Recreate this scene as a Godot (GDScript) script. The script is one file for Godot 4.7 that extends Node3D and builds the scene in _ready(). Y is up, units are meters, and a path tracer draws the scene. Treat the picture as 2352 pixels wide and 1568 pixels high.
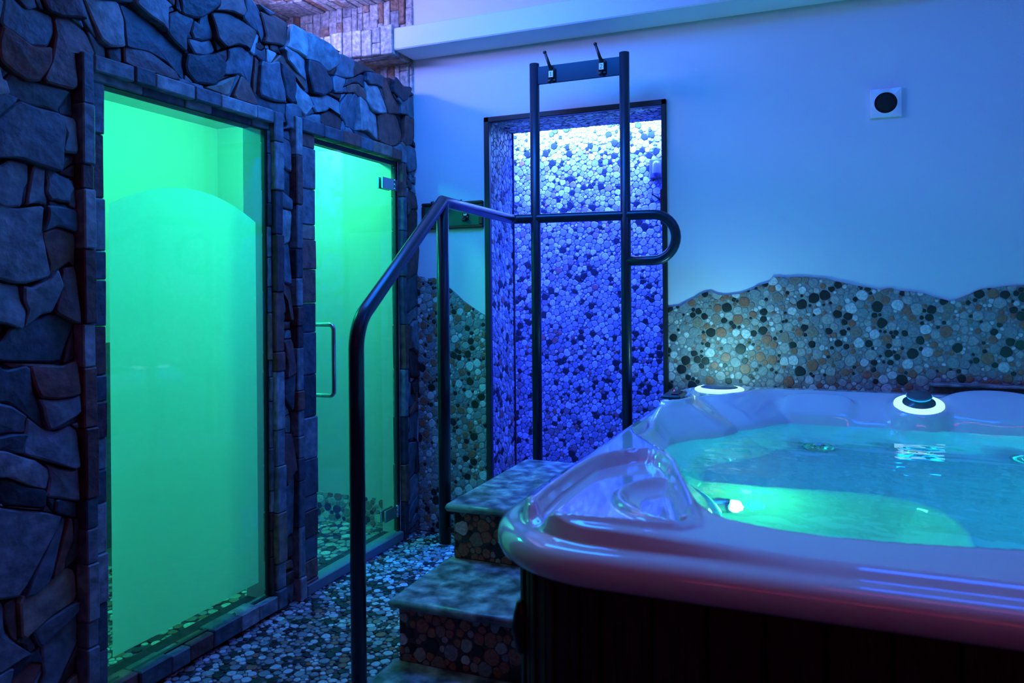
extends Node3D
# A small spa room: stone-clad steam cabin on the left, tiled shower niche behind, hot tub on the right.

const XW := -2.11      # backing face of the stone clad cabin wall
const ZB := -3.69      # face of the back wall
const RIM := 0.865     # tub rim height
const WATER := 0.75
const FOCAL := 1769.0

var rng := RandomNumberGenerator.new()
var M := {}
var TX := {}
var taken := {}
var eye := Vector3(0, 1.3, 0)
var cam: Camera3D

func _ready() -> void:
	rng.seed = 4711
	view_and_light()
	make_textures()
	make_materials()
	room_shell()
	stone_wall()
	cabin_inside()
	fixed_window()
	glass_door()
	ledgestone_corner()
	shower_niche()
	wainscots()
	floor_pebbles()
	steps()
	hot_tub()
	handrail()
	small_things()

# ---------------------------------------------------------------- camera, light
func view_and_light() -> void:
	cam = Camera3D.new()
	cam.name = "camera"
	var lens := CameraAttributesPhysical.new()
	lens.frustum_focal_length = 27.0
	lens.frustum_focus_distance = 3.6
	lens.exposure_aperture = 4.0
	lens.frustum_near = 0.05
	lens.frustum_far = 60.0
	cam.attributes = lens
	cam.keep_aspect = Camera3D.KEEP_HEIGHT
	cam.near = 0.05
	cam.far = 60.0
	cam.projection = Camera3D.PROJECTION_FRUSTUM
	cam.size = 0.05 * 1568.0 / FOCAL
	cam.frustum_offset = Vector2(0, -117.0 / FOCAL * 0.05)
	add_child(cam)
	cam.position = eye
	cam.basis = Basis(Vector3.UP, deg_to_rad(22.5)) * Basis(Vector3.BACK, deg_to_rad(-0.5))
	cam.current = true
	var e := Environment.new()
	e.background_mode = Environment.BG_COLOR
	e.background_color = Color(0, 0, 0)
	e.tonemap_mode = Environment.TONE_MAPPER_LINEAR
	e.tonemap_exposure = 1.0
	e.sdfgi_enabled = true
	e.ssao_enabled = true
	e.ssil_enabled = true
	var we := WorldEnvironment.new()
	we.name = "world"
	we.environment = e
	add_child(we)
	# violet-white strip lying on the cabin roof, hidden behind the top of the stone wall
	lamp_strip("roof_light_strip", Vector3(-2.75, 2.64, -2.55), Vector2(1.4, 0.09), Basis(Vector3.BACK, deg_to_rad(42)) * Basis(Vector3.UP, -PI / 2), Vector3(1.3, 1.35, 4.5), 2.0, "violet LED strip on brackets on the steam cabin roof behind the stone wall top")
	for dx in [-0.45, 0.45]:
		bx("bracket", Vector3(dx, -0.15, 0.095), Vector3(0.02, 0.28, 0.012), mat(Color(0.6, 0.6, 0.6)), get_node("roof_light_strip"), 0.001, Basis(Vector3.RIGHT, deg_to_rad(30)))
	# blue ceiling panel over the tub side, out of the frame
	lamp_strip("ceiling_light_panel", Vector3(-1.42, 2.82, -2.65), Vector2(0.9, 0.6), Basis(Vector3.RIGHT, deg_to_rad(-78)), Vector3(0.02, 0.6, 3.3), 1.5, "blue ceiling light panel above the steps and the tub")
	lamp_strip("tub_light_panel", Vector3(0.55, 2.82, -2.45), Vector2(0.9, 0.4), Basis(Vector3.RIGHT, deg_to_rad(-84)), Vector3(0.0, 0.11, 1.2), 1.0, "small blue ceiling light panel straight above the hot tub")
	for hung in ["ceiling_light_panel", "tub_light_panel"]:
		for dx in [-0.35, 0.35]:
			bx("hanger", Vector3(dx, 0, 0.055), Vector3(0.012, 0.012, 0.075), mat(Color(0.6, 0.6, 0.6)), get_node(hung), 0.001)
	# red strip under the ceiling, out of the frame above the tub's front edge
	lamp_strip("red_light_strip", Vector3(0.85, 2.890, -1.05), Vector2(1.8, 0.22), Basis(Vector3.RIGHT, -PI / 2), Vector3(0.095, 0.001, 0.012), 1.2, "thin red LED strip on the ceiling in front of the hot tub")
	# dim red strip on the dark wall behind the camera
	lamp_strip("red_wall_strip", Vector3(0.5, 1.9, 1.17), Vector2(2.4, 0.05), Basis(Vector3.UP, 0.0), Vector3(0.2, 0.004, 0.04), 0.8, "dim red LED strip on the dark wall opposite the tub")

func lamp_strip(called: String, at: Vector3, size: Vector2, turn: Basis, lin: Vector3, glow: float, label: String) -> void:
	# glowing face towards -z of «turn», light just in front of it; lin is its linear red, green and blue energy
	var power := maxf(lin.x, maxf(lin.y, lin.z))
	var c := Color(lin.x / power, lin.y / power, lin.z / power).linear_to_srgb()
	var o := Node3D.new()
	o.name = called
	o.set_meta("label", label)
	o.set_meta("category", "lamp")
	add_child(o)
	o.transform = Transform3D(turn, at)
	var st := begin()
	box(st, Vector3(0, 0, 0.012), Vector3(size.x + 0.03, size.y + 0.03, 0.02), 0.003)
	var hm := StandardMaterial3D.new()
	hm.albedo_color = Color(0.75, 0.75, 0.75)
	commit("housing", st, hm, o)
	var gm := StandardMaterial3D.new()
	gm.albedo_color = Color(0.9, 0.9, 0.9)
	gm.emission_enabled = true
	gm.emission = c
	gm.emission_energy_multiplier = glow
	var g := begin()
	box(g, Vector3(0, 0, 0), Vector3(size.x, size.y, 0.008), 0.001)
	commit("diffuser_lamp", g, gm, o)
	var l := AreaLight3D.new()
	l.name = "light"
	l.area_size = size
	l.area_normalize_energy = true
	l.light_color = c
	l.light_energy = power
	l.shadow_enabled = true
	l.area_range = 12.0
	l.position = Vector3(0, 0, -0.012)
	o.add_child(l, true)

func bulb(parent: Node3D, at: Vector3, lin: Vector3, size := 0.03) -> void:
	var power := maxf(lin.x, maxf(lin.y, lin.z))
	var c := Color(lin.x / power, lin.y / power, lin.z / power).linear_to_srgb()
	var l := OmniLight3D.new()
	l.name = "light"
	l.position = at
	l.light_color = c
	l.light_energy = power
	l.light_size = size
	l.omni_range = 10.0
	l.omni_attenuation = 2.0
	l.shadow_enabled = true
	parent.add_child(l, true)

func patch(parent: Node3D, at: Transform3D, size: Vector2, lin: Vector3) -> void:   # light of a glowing face, shining along -z of «at»
	var power := maxf(lin.x, maxf(lin.y, lin.z))
	var l := AreaLight3D.new()
	l.name = "light"
	l.transform = at
	l.area_size = size
	l.area_normalize_energy = true
	l.light_color = Color(lin.x / power, lin.y / power, lin.z / power).linear_to_srgb()
	l.light_energy = power
	l.area_range = 8.0
	l.shadow_enabled = true
	parent.add_child(l, true)

# ---------------------------------------------------------------- helpers
func begin(smooth := false) -> SurfaceTool:
	var st := SurfaceTool.new()
	st.begin(Mesh.PRIMITIVE_TRIANGLES)
	st.set_smooth_group(0 if smooth else -1)
	return st

func tri(st: SurfaceTool, a: Vector3, b: Vector3, c: Vector3) -> void:   # anticlockwise from outside
	st.add_vertex(a)
	st.add_vertex(c)
	st.add_vertex(b)

func quad(st: SurfaceTool, a: Vector3, b: Vector3, c: Vector3, d: Vector3) -> void:
	tri(st, a, b, c)
	tri(st, a, c, d)

func commit(called: String, st: SurfaceTool, mat: Material, parent: Node3D = self) -> MeshInstance3D:
	st.generate_normals()
	var o := MeshInstance3D.new()
	o.name = numbered(called, parent)
	o.mesh = st.commit()
	o.material_override = mat
	parent.add_child(o, true)
	return o

func numbered(called: String, parent: Node) -> String:
	var key := str(parent.get_instance_id()) + called
	var n: int = taken.get(key, 0)
	taken[key] = n + 1
	return called if n == 0 else "%s_%03d" % [called, n]

func thing(called: String, label: String, category: String, at := Vector3.ZERO, group := "") -> Node3D:
	var o := Node3D.new()
	o.name = numbered(called, self)
	add_child(o)
	o.position = at
	o.set_meta("label", label)
	o.set_meta("category", category)
	if group:
		o.set_meta("group", group)
	return o

func setting(called: String) -> Node3D:
	var o := Node3D.new()
	o.name = called
	add_child(o)
	o.set_meta("kind", "structure")
	return o

func box(st: SurfaceTool, c: Vector3, s: Vector3, b := 0.0, turn := Basis()) -> void:
	# a box with chamfered edges: 6 faces, 12 edge strips, 8 corners
	var h := s / 2.0
	b = minf(b, minf(h.x, minf(h.y, h.z)) * 0.9)
	var p := func(x: float, y: float, z: float, axis: int) -> Vector3:
		var v := Vector3(x * h.x, y * h.y, z * h.z)
		for k in 3:
			if k != axis:
				v[k] -= signf(v[k]) * b
		return c + turn * v
	for axis in 3:
		var u := (axis + 1) % 3
		var w := (axis + 2) % 3
		for sg in [-1.0, 1.0]:
			var q := []
			for k in [[-1.0, -1.0], [1.0, -1.0], [1.0, 1.0], [-1.0, 1.0]]:
				var a := [0.0, 0.0, 0.0]
				a[axis] = sg
				a[u] = k[0]
				a[w] = k[1]
				q.append(p.call(a[0], a[1], a[2], axis))
			if sg > 0:
				quad(st, q[0], q[1], q[2], q[3])
			else:
				quad(st, q[3], q[2], q[1], q[0])
	if b <= 0.0:
		return
	for axis in 3:
		var u := (axis + 1) % 3
		var w := (axis + 2) % 3
		for su in [-1.0, 1.0]:
			for sw in [-1.0, 1.0]:
				var a0 := [0.0, 0.0, 0.0]
				a0[u] = su
				a0[w] = sw
				var lo := a0.duplicate()
				var hi := a0.duplicate()
				lo[axis] = -1.0
				hi[axis] = 1.0
				var e0: Vector3 = p.call(lo[0], lo[1], lo[2], u)
				var e1: Vector3 = p.call(hi[0], hi[1], hi[2], u)
				var e2: Vector3 = p.call(hi[0], hi[1], hi[2], w)
				var e3: Vector3 = p.call(lo[0], lo[1], lo[2], w)
				out_quad(st, e0, e1, e2, e3, c)
	for sx in [-1.0, 1.0]:
		for sy in [-1.0, 1.0]:
			for sz in [-1.0, 1.0]:
				var a: Vector3 = p.call(sx, sy, sz, 0)
				var d: Vector3 = p.call(sx, sy, sz, 1)
				var f: Vector3 = p.call(sx, sy, sz, 2)
				if sx * sy * sz > 0:
					tri(st, a, d, f)
				else:
					tri(st, a, f, d)

func out_quad(st: SurfaceTool, a: Vector3, b: Vector3, c: Vector3, d: Vector3, centre: Vector3) -> void:
	if (b - a).cross(c - a).dot((a + c) / 2.0 - centre) > 0:
		quad(st, a, b, c, d)
	else:
		quad(st, d, c, b, a)

func bx(called: String, c: Vector3, s: Vector3, mat: Material, parent: Node3D, b := 0.003, turn := Basis()) -> MeshInstance3D:
	var st := begin()
	box(st, Vector3.ZERO, s, b)
	var o := commit(called, st, mat, parent)
	o.transform = Transform3D(turn, c)
	return o

func tube(st: SurfaceTool, pts: PackedVector3Array, r: float, sides := 20, caps := true, r2 := -1.0) -> void:
	var n := pts.size()
	var t0 := (pts[1] - pts[0]).normalized()
	var up := Vector3.UP if absf(t0.y) < 0.9 else Vector3.RIGHT
	var u := t0.cross(up).normalized()
	var rings := []
	for i in n:
		var ta := (pts[i] - pts[maxi(i - 1, 0)]).normalized()
		var tb := (pts[mini(i + 1, n - 1)] - pts[i]).normalized()
		var t := (ta + tb).normalized()
		u = (u - t * u.dot(t)).normalized()
		var w := t.cross(u)
		var widen := 1.0
		if i > 0 and i < n - 1:
			widen = 1.0 / maxf(0.5, ta.dot(t))
		var side := (tb - ta)
		var ring := PackedVector3Array()
		var rr := r if r2 < 0 else lerpf(r, r2, float(i) / (n - 1))
		for k in sides:
			var a := TAU * k / sides
			var d := u * cos(a) + w * sin(a)
			if side.length() > 0.05:
				var sn := side.normalized()
				d += sn * d.dot(sn) * (widen - 1.0)
			ring.append(pts[i] + d * rr)
		rings.append(ring)
	for i in n - 1:
		for k in sides:
			var k2 := (k + 1) % sides
			quad(st, rings[i][k], rings[i][k2], rings[i + 1][k2], rings[i + 1][k])
	if caps:
		for e in [0, n - 1]:
			var c: Vector3 = pts[e]
			for k in sides:
				var k2 := (k + 1) % sides
				if e == 0:
					tri(st, c, rings[e][k2], rings[e][k])
				else:
					tri(st, c, rings[e][k], rings[e][k2])

func lathe(st: SurfaceTool, prof: Array, T := Transform3D(), sides := 32) -> void:   # prof: [radius, height] from bottom to top, about y
	for i in prof.size() - 1:
		for k in sides:
			var a := TAU * k / sides
			var b := TAU * (k + 1) / sides
			var p0 := Vector3(cos(a) * prof[i][0], prof[i][1], sin(a) * prof[i][0])
			var p1 := Vector3(cos(b) * prof[i][0], prof[i][1], sin(b) * prof[i][0])
			var p2 := Vector3(cos(b) * prof[i + 1][0], prof[i + 1][1], sin(b) * prof[i + 1][0])
			var p3 := Vector3(cos(a) * prof[i + 1][0], prof[i + 1][1], sin(a) * prof[i + 1][0])
			if prof[i][0] < 1e-5:
				tri(st, T * p0, T * p3, T * p2)
			elif prof[i + 1][0] < 1e-5:
				tri(st, T * p0, T * p3, T * p1)
			else:
				quad(st, T * p0, T * p3, T * p2, T * p1)

func arc(a: Vector3, corner: Vector3, c: Vector3, r: float, n := 8) -> PackedVector3Array:   # rounds the corner of a path
	var d0 := (a - corner).normalized()
	var d1 := (c - corner).normalized()
	var half := d0.angle_to(d1) / 2.0
	var cut := r / tan(half)
	var out := PackedVector3Array()
	var mid := corner + (d0 + d1).normalized() * r / sin(half)
	var p0 := corner + d0 * cut - mid
	var p1 := corner + d1 * cut - mid
	for i in n + 1:
		out.append(mid + p0.slerp(p1, float(i) / n))
	return out

# a stone or pebble: outline in (u, v), w points out of the surface
func slab(st: SurfaceTool, poly: PackedVector2Array, T: Transform3D, w0: float, w1: float, bevel: float, tilt := Vector2.ZERO, crown := 0.0) -> void:
	var n := poly.size()
	var c := Vector2.ZERO
	for p in poly:
		c += p
	c /= n
	var low := PackedVector3Array()
	var mid := PackedVector3Array()
	var top := PackedVector3Array()
	for p in poly:
		var d := p - c
		var l := d.length()
		var s := maxf(0.3, 1.0 - bevel / maxf(l, 1e-4))
		low.append(T * Vector3(p.x, p.y, w0))
		mid.append(T * Vector3(p.x, p.y, maxf(w0 + 0.0005, w1 - bevel * 0.7 + tilt.dot(d))))
		top.append(T * Vector3(c.x + d.x * s, c.y + d.y * s, w1 + tilt.dot(d)))
	var apex := T * Vector3(c.x, c.y, w1 + crown)
	for i in n:
		var j := (i + 1) % n
		quad(st, low[i], low[j], mid[j], mid[i])
		quad(st, mid[i], mid[j], top[j], top[i])
		tri(st, apex, top[i], top[j])

# ---------------------------------------------------------------- packing: circles thrown big first, then power cells
func pack(region: PackedVector2Array, rmax: float, rmin: float, tries: int, skew := 1.0, power := 2.0, cover := 0.6) -> Array:
	# returns [centre, radius] in (u / skew, v): radii drawn first, thrown from the largest down, then small fillers
	var lo := Vector2(1e9, 1e9)
	var hi := -lo
	for p in region:
		lo = lo.min(p)
		hi = hi.max(p)
	lo.x /= skew
	hi.x /= skew
	var area := (hi.x - lo.x) * (hi.y - lo.y)
	var radii := []
	var sum := 0.0
	while sum < area * cover:
		var r := lerpf(rmin, rmax, pow(rng.randf(), power))
		sum += PI * r * r
		radii.append(r)
	radii.sort()
	radii.reverse()
	var cell := rmax * 2.0
	var grid := {}
	var found := []
	var fill := lerpf(rmin, rmax, 0.3)
	var total := radii.size() + tries
	for i in total:
		var first: bool = i < radii.size()
		var r: float = radii[i] if first else lerpf(fill, rmin, float(i - radii.size()) / tries)
		for attempt in (14 if first else 1):
			var p := Vector2(rng.randf_range(lo.x, hi.x), rng.randf_range(lo.y, hi.y))
			if not Geometry2D.is_point_in_polygon(Vector2(p.x * skew, p.y), region):
				continue
			var g := Vector2i((p / cell).floor())
			var ok := true
			for dx in [-1, 0, 1]:
				for dy in [-1, 0, 1]:
					for q in grid.get(g + Vector2i(dx, dy), []):
						var rr: float = (q[1] + r) * 0.95
						if p.distance_squared_to(q[0]) < rr * rr:
							ok = false
							break
					if not ok:
						break
				if not ok:
					break
			if ok:
				var one := [p, r]
				found.append(one)
				if not grid.has(g):
					grid[g] = []
				grid[g].append(one)
				break
	return [found, grid, cell]

func cut_half(poly: PackedVector2Array, n: Vector2, d: float) -> PackedVector2Array:   # keeps n.p <= d
	var out := PackedVector2Array()
	var m := poly.size()
	for i in m:
		var a := poly[i]
		var b := poly[(i + 1) % m]
		var fa := n.dot(a) - d
		var fb := n.dot(b) - d
		if fa <= 0.0:
			out.append(a)
		if (fa < 0.0 and fb > 0.0) or (fa > 0.0 and fb < 0.0):
			out.append(a + (b - a) * (fa / (fa - fb)))
	return out

func chaikin(poly: PackedVector2Array, k := 0.25) -> PackedVector2Array:
	var out := PackedVector2Array()
	var n := poly.size()
	for i in n:
		var a := poly[i]
		var b := poly[(i + 1) % n]
		out.append(a.lerp(b, k))
		out.append(a.lerp(b, 1.0 - k))
	return out

func tidy(poly: PackedVector2Array, least: float) -> PackedVector2Array:
	var out := PackedVector2Array()
	for p in poly:
		if out.is_empty() or out[out.size() - 1].distance_to(p) > least:
			out.append(p)
	while out.size() > 3 and out[0].distance_to(out[out.size() - 1]) < least:
		out.remove_at(out.size() - 1)
	return out

func cells(region: PackedVector2Array, rmax: float, rmin: float, tries: int, gap: float, reach := 1.3, skew := 1.0, power := 2.0, cover := 0.6) -> Array:
	# returns dictionaries {c, r, poly}
	var pk := pack(region, rmax, rmin, tries, skew, power, cover)
	var found: Array = pk[0]
	var grid: Dictionary = pk[1]
	var cell: float = pk[2]
	var out := []
	for one in found:
		var p: Vector2 = one[0]
		var r: float = one[1]
		var poly := PackedVector2Array()
		var spin := rng.randf() * TAU
		for k in 9:
			var a := spin + TAU * k / 9.0
			poly.append(p + Vector2(cos(a), sin(a)) * (r * reach * rng.randf_range(0.92, 1.08)))
		var g := Vector2i((p / cell).floor())
		for dx in [-1, 0, 1]:
			for dy in [-1, 0, 1]:
				for q in grid.get(g + Vector2i(dx, dy), []):
					var dv: Vector2 = q[0] - p
					var l := dv.length()
					if l < 1e-6 or l > (r + q[1]) * reach + gap:
						continue
					var n := dv / l
					var t: float = (l * l + r * r - q[1] * q[1]) / (2.0 * l)
					poly = cut_half(poly, n, n.dot(p) + t - gap / 2.0)
		if skew != 1.0:
			for i in poly.size():
				poly[i].x *= skew
		poly = tidy(poly, r * 0.12)
		if poly.size() < 3:
			continue
		var inside := true
		for v in poly:
			if not Geometry2D.is_point_in_polygon(v, region):
				inside = false
				break
		if not inside:
			var c := Geometry2D.intersect_polygons(poly, region)
			if c.is_empty():
				continue
			poly = tidy(c[0], r * 0.12)
			if poly.size() < 3:
				continue
		if Geometry2D.is_polygon_clockwise(poly):
			poly.reverse()
		out.append({"c": Vector2(p.x * skew, p.y), "r": r, "poly": poly})
	return out

func seen_size(p: Vector3, r: float) -> float:   # rough size in the picture, zero outside it: decides which pieces become parts of their own
	var v := cam.transform.basis.inverse() * (p - eye)
	if v.z > -0.1:
		return 0.0
	var x := 1176.0 + FOCAL * v.x / -v.z
	var y := 784.0 - 117.0 - FOCAL * v.y / -v.z
	if x < -20 or x > 2372 or y < -20 or y > 1588:
		return 0.0
	return FOCAL * r / -v.z

# pebbles on a surface: the largest in view become parts, the rest one joined part
func pebbles(parent: Node3D, region: PackedVector2Array, T: Transform3D, rmax: float, rmin: float, tries: int, mix: Array, w0: float, w1: float, most := 290, power := 2.0, reach := 1.17) -> void:
	var list := cells(region, rmax, rmin, tries, 0.0020, reach, 1.0, power)
	for d in list:
		d.s = seen_size(T * Vector3(d.c.x, d.c.y, w1), d.r)
	list.sort_custom(func(a, b): return a.s > b.s)
	var rest := begin()
	var many := 0
	var k := 0
	for d in list:
		var roll := rng.randf()
		var which := 0
		for m in mix.size():
			which = m
			roll -= mix[m]
			if roll <= 0:
				break
		var poly: PackedVector2Array = chaikin(d.poly)
		var high: float = w1 + rng.randf_range(-0.0006, 0.0006)
		if k < most and d.s > 3.0:
			var st := begin()
			var c: Vector2 = d.c
			var local := PackedVector2Array()
			for p in poly:
				local.append(p - c)
			slab(st, local, Transform3D(T.basis, Vector3.ZERO), w0, high, minf(0.0022, d.r * 0.25), Vector2(rng.randf_range(-0.03, 0.03), rng.randf_range(-0.03, 0.03)), 0.0004)
			var o := commit("pebble", st, M.pebbles[which], parent)
			o.position = T * Vector3(c.x, c.y, 0)
			k += 1
		else:
			rest.set_color(M.pebble_colours[which])
			slab(rest, poly if d.s > 6.0 else d.poly, T, w0, high, minf(0.0022, d.r * 0.25))
			many += 1
	if many:
		var o := commit("small_pebbles", rest, M.pebble_mixed, parent)
		o.set_meta("kind", "stuff")

# ---------------------------------------------------------------- materials
func noise_tex(freq: float, lo: float, hi: float, octaves := 4, type := FastNoiseLite.TYPE_SIMPLEX_SMOOTH, size := 512, sd := 1) -> NoiseTexture2D:
	var n := FastNoiseLite.new()
	n.noise_type = type
	n.seed = sd
	n.frequency = freq
	n.fractal_octaves = octaves
	var t := NoiseTexture2D.new()
	t.width = size
	t.height = size
	t.seamless = true
	t.noise = n
	var g := Gradient.new()
	g.set_color(0, Color(lo, lo, lo))
	g.set_color(1, Color(hi, hi, hi))
	t.color_ramp = g
	return t

func make_textures() -> void:
	TX.stone = noise_tex(0.012, 0.55, 1.0, 5, FastNoiseLite.TYPE_SIMPLEX_SMOOTH, 512, 3)
	TX.stone_h = noise_tex(0.02, 0.0, 1.0, 6, FastNoiseLite.TYPE_SIMPLEX_SMOOTH, 512, 5)
	TX.pebble = noise_tex(0.03, 0.72, 1.0, 4, FastNoiseLite.TYPE_SIMPLEX_SMOOTH, 256, 8)
	TX.plaster = noise_tex(0.05, 0.0, 1.0, 4, FastNoiseLite.TYPE_SIMPLEX_SMOOTH, 512, 9)
	TX.slab = noise_tex(0.012, 0.3, 1.0, 5, FastNoiseLite.TYPE_SIMPLEX, 512, 12)
	TX.grain = noise_tex(0.02, 0.6, 1.0, 4, FastNoiseLite.TYPE_SIMPLEX_SMOOTH, 256, 14)

func tri_map(m: StandardMaterial3D, scale: Vector3) -> void:
	m.uv1_triplanar = true
	m.uv1_world_triplanar = true
	m.uv1_scale = scale

func mat(c: Color, rough := 0.6, tex: Texture2D = null, scale := 2.0, bump: Texture2D = null, bump_cm := 0.2) -> StandardMaterial3D:
	var m := StandardMaterial3D.new()
	m.albedo_color = c
	m.roughness = rough
	if tex:
		m.albedo_texture = tex
		tri_map(m, Vector3.ONE * scale)
	if bump:
		m.heightmap_enabled = true
		m.heightmap_texture = bump
		m.heightmap_scale = bump_cm
		tri_map(m, Vector3.ONE * scale)
	return m

func c8(r: int, g: int, b: int) -> Color:
	return Color(r / 255.0, g / 255.0, b / 255.0)

func make_materials() -> void:
	M.plaster = mat(c8(226, 226, 228), 0.85, null, 3.0, TX.plaster, 0.03)
	M.ceiling = mat(c8(225, 225, 228), 0.9)
	M.grout = mat(c8(162, 160, 156), 0.9, TX.pebble, 6.0)
	M.grout_dark = mat(c8(92, 92, 92), 0.9, TX.pebble, 6.0)
	M.mortar = mat(c8(52, 46, 44), 0.95, TX.stone, 5.0)
	M.stones = []
	for c in [c8(150, 160, 166), c8(122, 132, 142), c8(96, 106, 116), c8(186, 190, 190), c8(156, 96, 84), c8(128, 80, 74), c8(104, 68, 66), c8(176, 150, 128), c8(66, 74, 84)]:
		M.stones.append(mat(c, 0.55, TX.stone, 2.2, TX.stone_h, 0.28))
	M.pale_stones = []
	for c in [c8(236, 230, 226), c8(212, 208, 208), c8(242, 236, 228), c8(218, 184, 164), c8(194, 148, 124), c8(182, 182, 188)]:
		M.pale_stones.append(mat(c, 0.6, TX.stone, 4.0, TX.stone_h, 0.35))
	M.pebble_colours = []
	M.pebbles = []
	for c in [c8(236, 234, 230), c8(196, 190, 182), c8(162, 164, 164), c8(190, 118, 92), c8(40, 47, 46), c8(168, 142, 126)]:
		M.pebbles.append(mat(c, 0.42, TX.pebble, 9.0))
		M.pebble_colours.append(c.srgb_to_linear())
	M.pebble_mixed = mat(Color.WHITE, 0.42, TX.pebble, 9.0)
	M.pebble_mixed.vertex_color_use_as_albedo = true
	M.dark_metal = mat(c8(44, 44, 46), 0.4)
	M.rail = mat(c8(36, 50, 66), 0.3)
	M.rail.metallic = 0.35
	M.chrome = mat(c8(190, 192, 195), 0.25)
	M.chrome.metallic = 1.0
	M.black = mat(c8(22, 22, 24), 0.4)
	M.dark_hole = mat(c8(10, 11, 14), 0.8)
	M.white_plastic = mat(c8(240, 241, 243), 0.14)
	M.seal = mat(c8(16, 16, 17), 0.6)
	M.glass = StandardMaterial3D.new()
	M.glass.albedo_color = Color(0.86, 0.97, 0.93, 0.03)
	M.glass.transparency = BaseMaterial3D.TRANSPARENCY_ALPHA
	M.glass.roughness = 0.02
	M.glass.metallic_specular = 0.35
	M.film = mat(c8(232, 236, 238), 0.8)
	M.film.backlight_enabled = true
	M.film.backlight = Color(1.24, 1.24, 1.24)
	M.film.cull_mode = BaseMaterial3D.CULL_DISABLED
	M.slab = mat(c8(214, 216, 214), 0.3, TX.slab, 1.7)
	M.acrylic = mat(c8(232, 233, 236), 0.09)
	M.acrylic.clearcoat_enabled = true
	M.acrylic.clearcoat = 1.0
	M.acrylic.clearcoat_roughness = 0.04
	M.plank = mat(c8(64, 44, 40), 0.6, TX.grain, 1.0)
	M.plank.uv1_scale = Vector3(20, 1.2, 20)
	M.wood = mat(c8(96, 56, 40), 0.5, TX.grain, 6.0)
	M.plaque = mat(c8(40, 84, 62), 0.4)
	M.water = StandardMaterial3D.new()
	M.water.albedo_color = Color(0.62, 0.96, 1.0, 0.0)
	M.water.transparency = BaseMaterial3D.TRANSPARENCY_ALPHA
	M.water.roughness = 0.0
	M.water.refraction_enabled = true
	M.water.refraction_scale = 0.033
	M.cabin = mat(c8(186, 192, 188), 0.7)
	M.dark_wall = mat(c8(62, 58, 60), 0.7, null, 3.0, TX.plaster, 0.03)
	M.sill = mat(c8(112, 122, 120), 0.6)
	M.sensor = mat(c8(92, 94, 100), 0.25)
	M.tag = mat(c8(235, 235, 230), 0.5)

# ---------------------------------------------------------------- room shell
func wall_box(called: String, boxes: Array, m: Material) -> MeshInstance3D:
	var st := begin()
	for b in boxes:
		var lo: Vector3 = b[0]
		var hi: Vector3 = b[1]
		box(st, (lo + hi) / 2.0, hi - lo, 0.0)
	var o := commit(called, st, m)
	o.set_meta("kind", "structure")
	return o

func room_shell() -> void:
	wall_box("floor", [[Vector3(-3.8, -0.2, -5.0), Vector3(1.95, -0.004, 1.4)]], M.grout_dark)
	wall_box("ceiling", [[Vector3(-3.8, 2.92, -5.0), Vector3(1.95, 3.1, 1.4)]], M.ceiling)
	wall_box("wall_back", [[Vector3(-3.8, 0, -4.0), Vector3(-1.66, 2.92, ZB)], [Vector3(-0.735, 0, -4.0), Vector3(1.95, 2.92, ZB)], [Vector3(-1.66, 2.19, -4.0), Vector3(-0.735, 2.92, ZB)]], M.plaster)
	wall_box("wall_right", [[Vector3(1.75, 0, -4.0), Vector3(1.95, 2.92, 1.4)]], M.dark_wall)
	wall_box("wall_front", [[Vector3(-3.8, 0, 1.2), Vector3(1.95, 2.92, 1.4)]], M.dark_wall)
	wall_box("wall_outer", [[Vector3(-3.8, 0, -4.0), Vector3(-3.6, 2.92, 1.4)]], M.plaster)
	var t := setting("trim_1")   # the boxed beam along the back wall
	var st := begin()
	box(st, Vector3(-0.175, 2.6175, -3.585), Vector3(3.85, 0.115, 0.21), 0.006)
	commit("beam", st, M.plaster, t)

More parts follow.
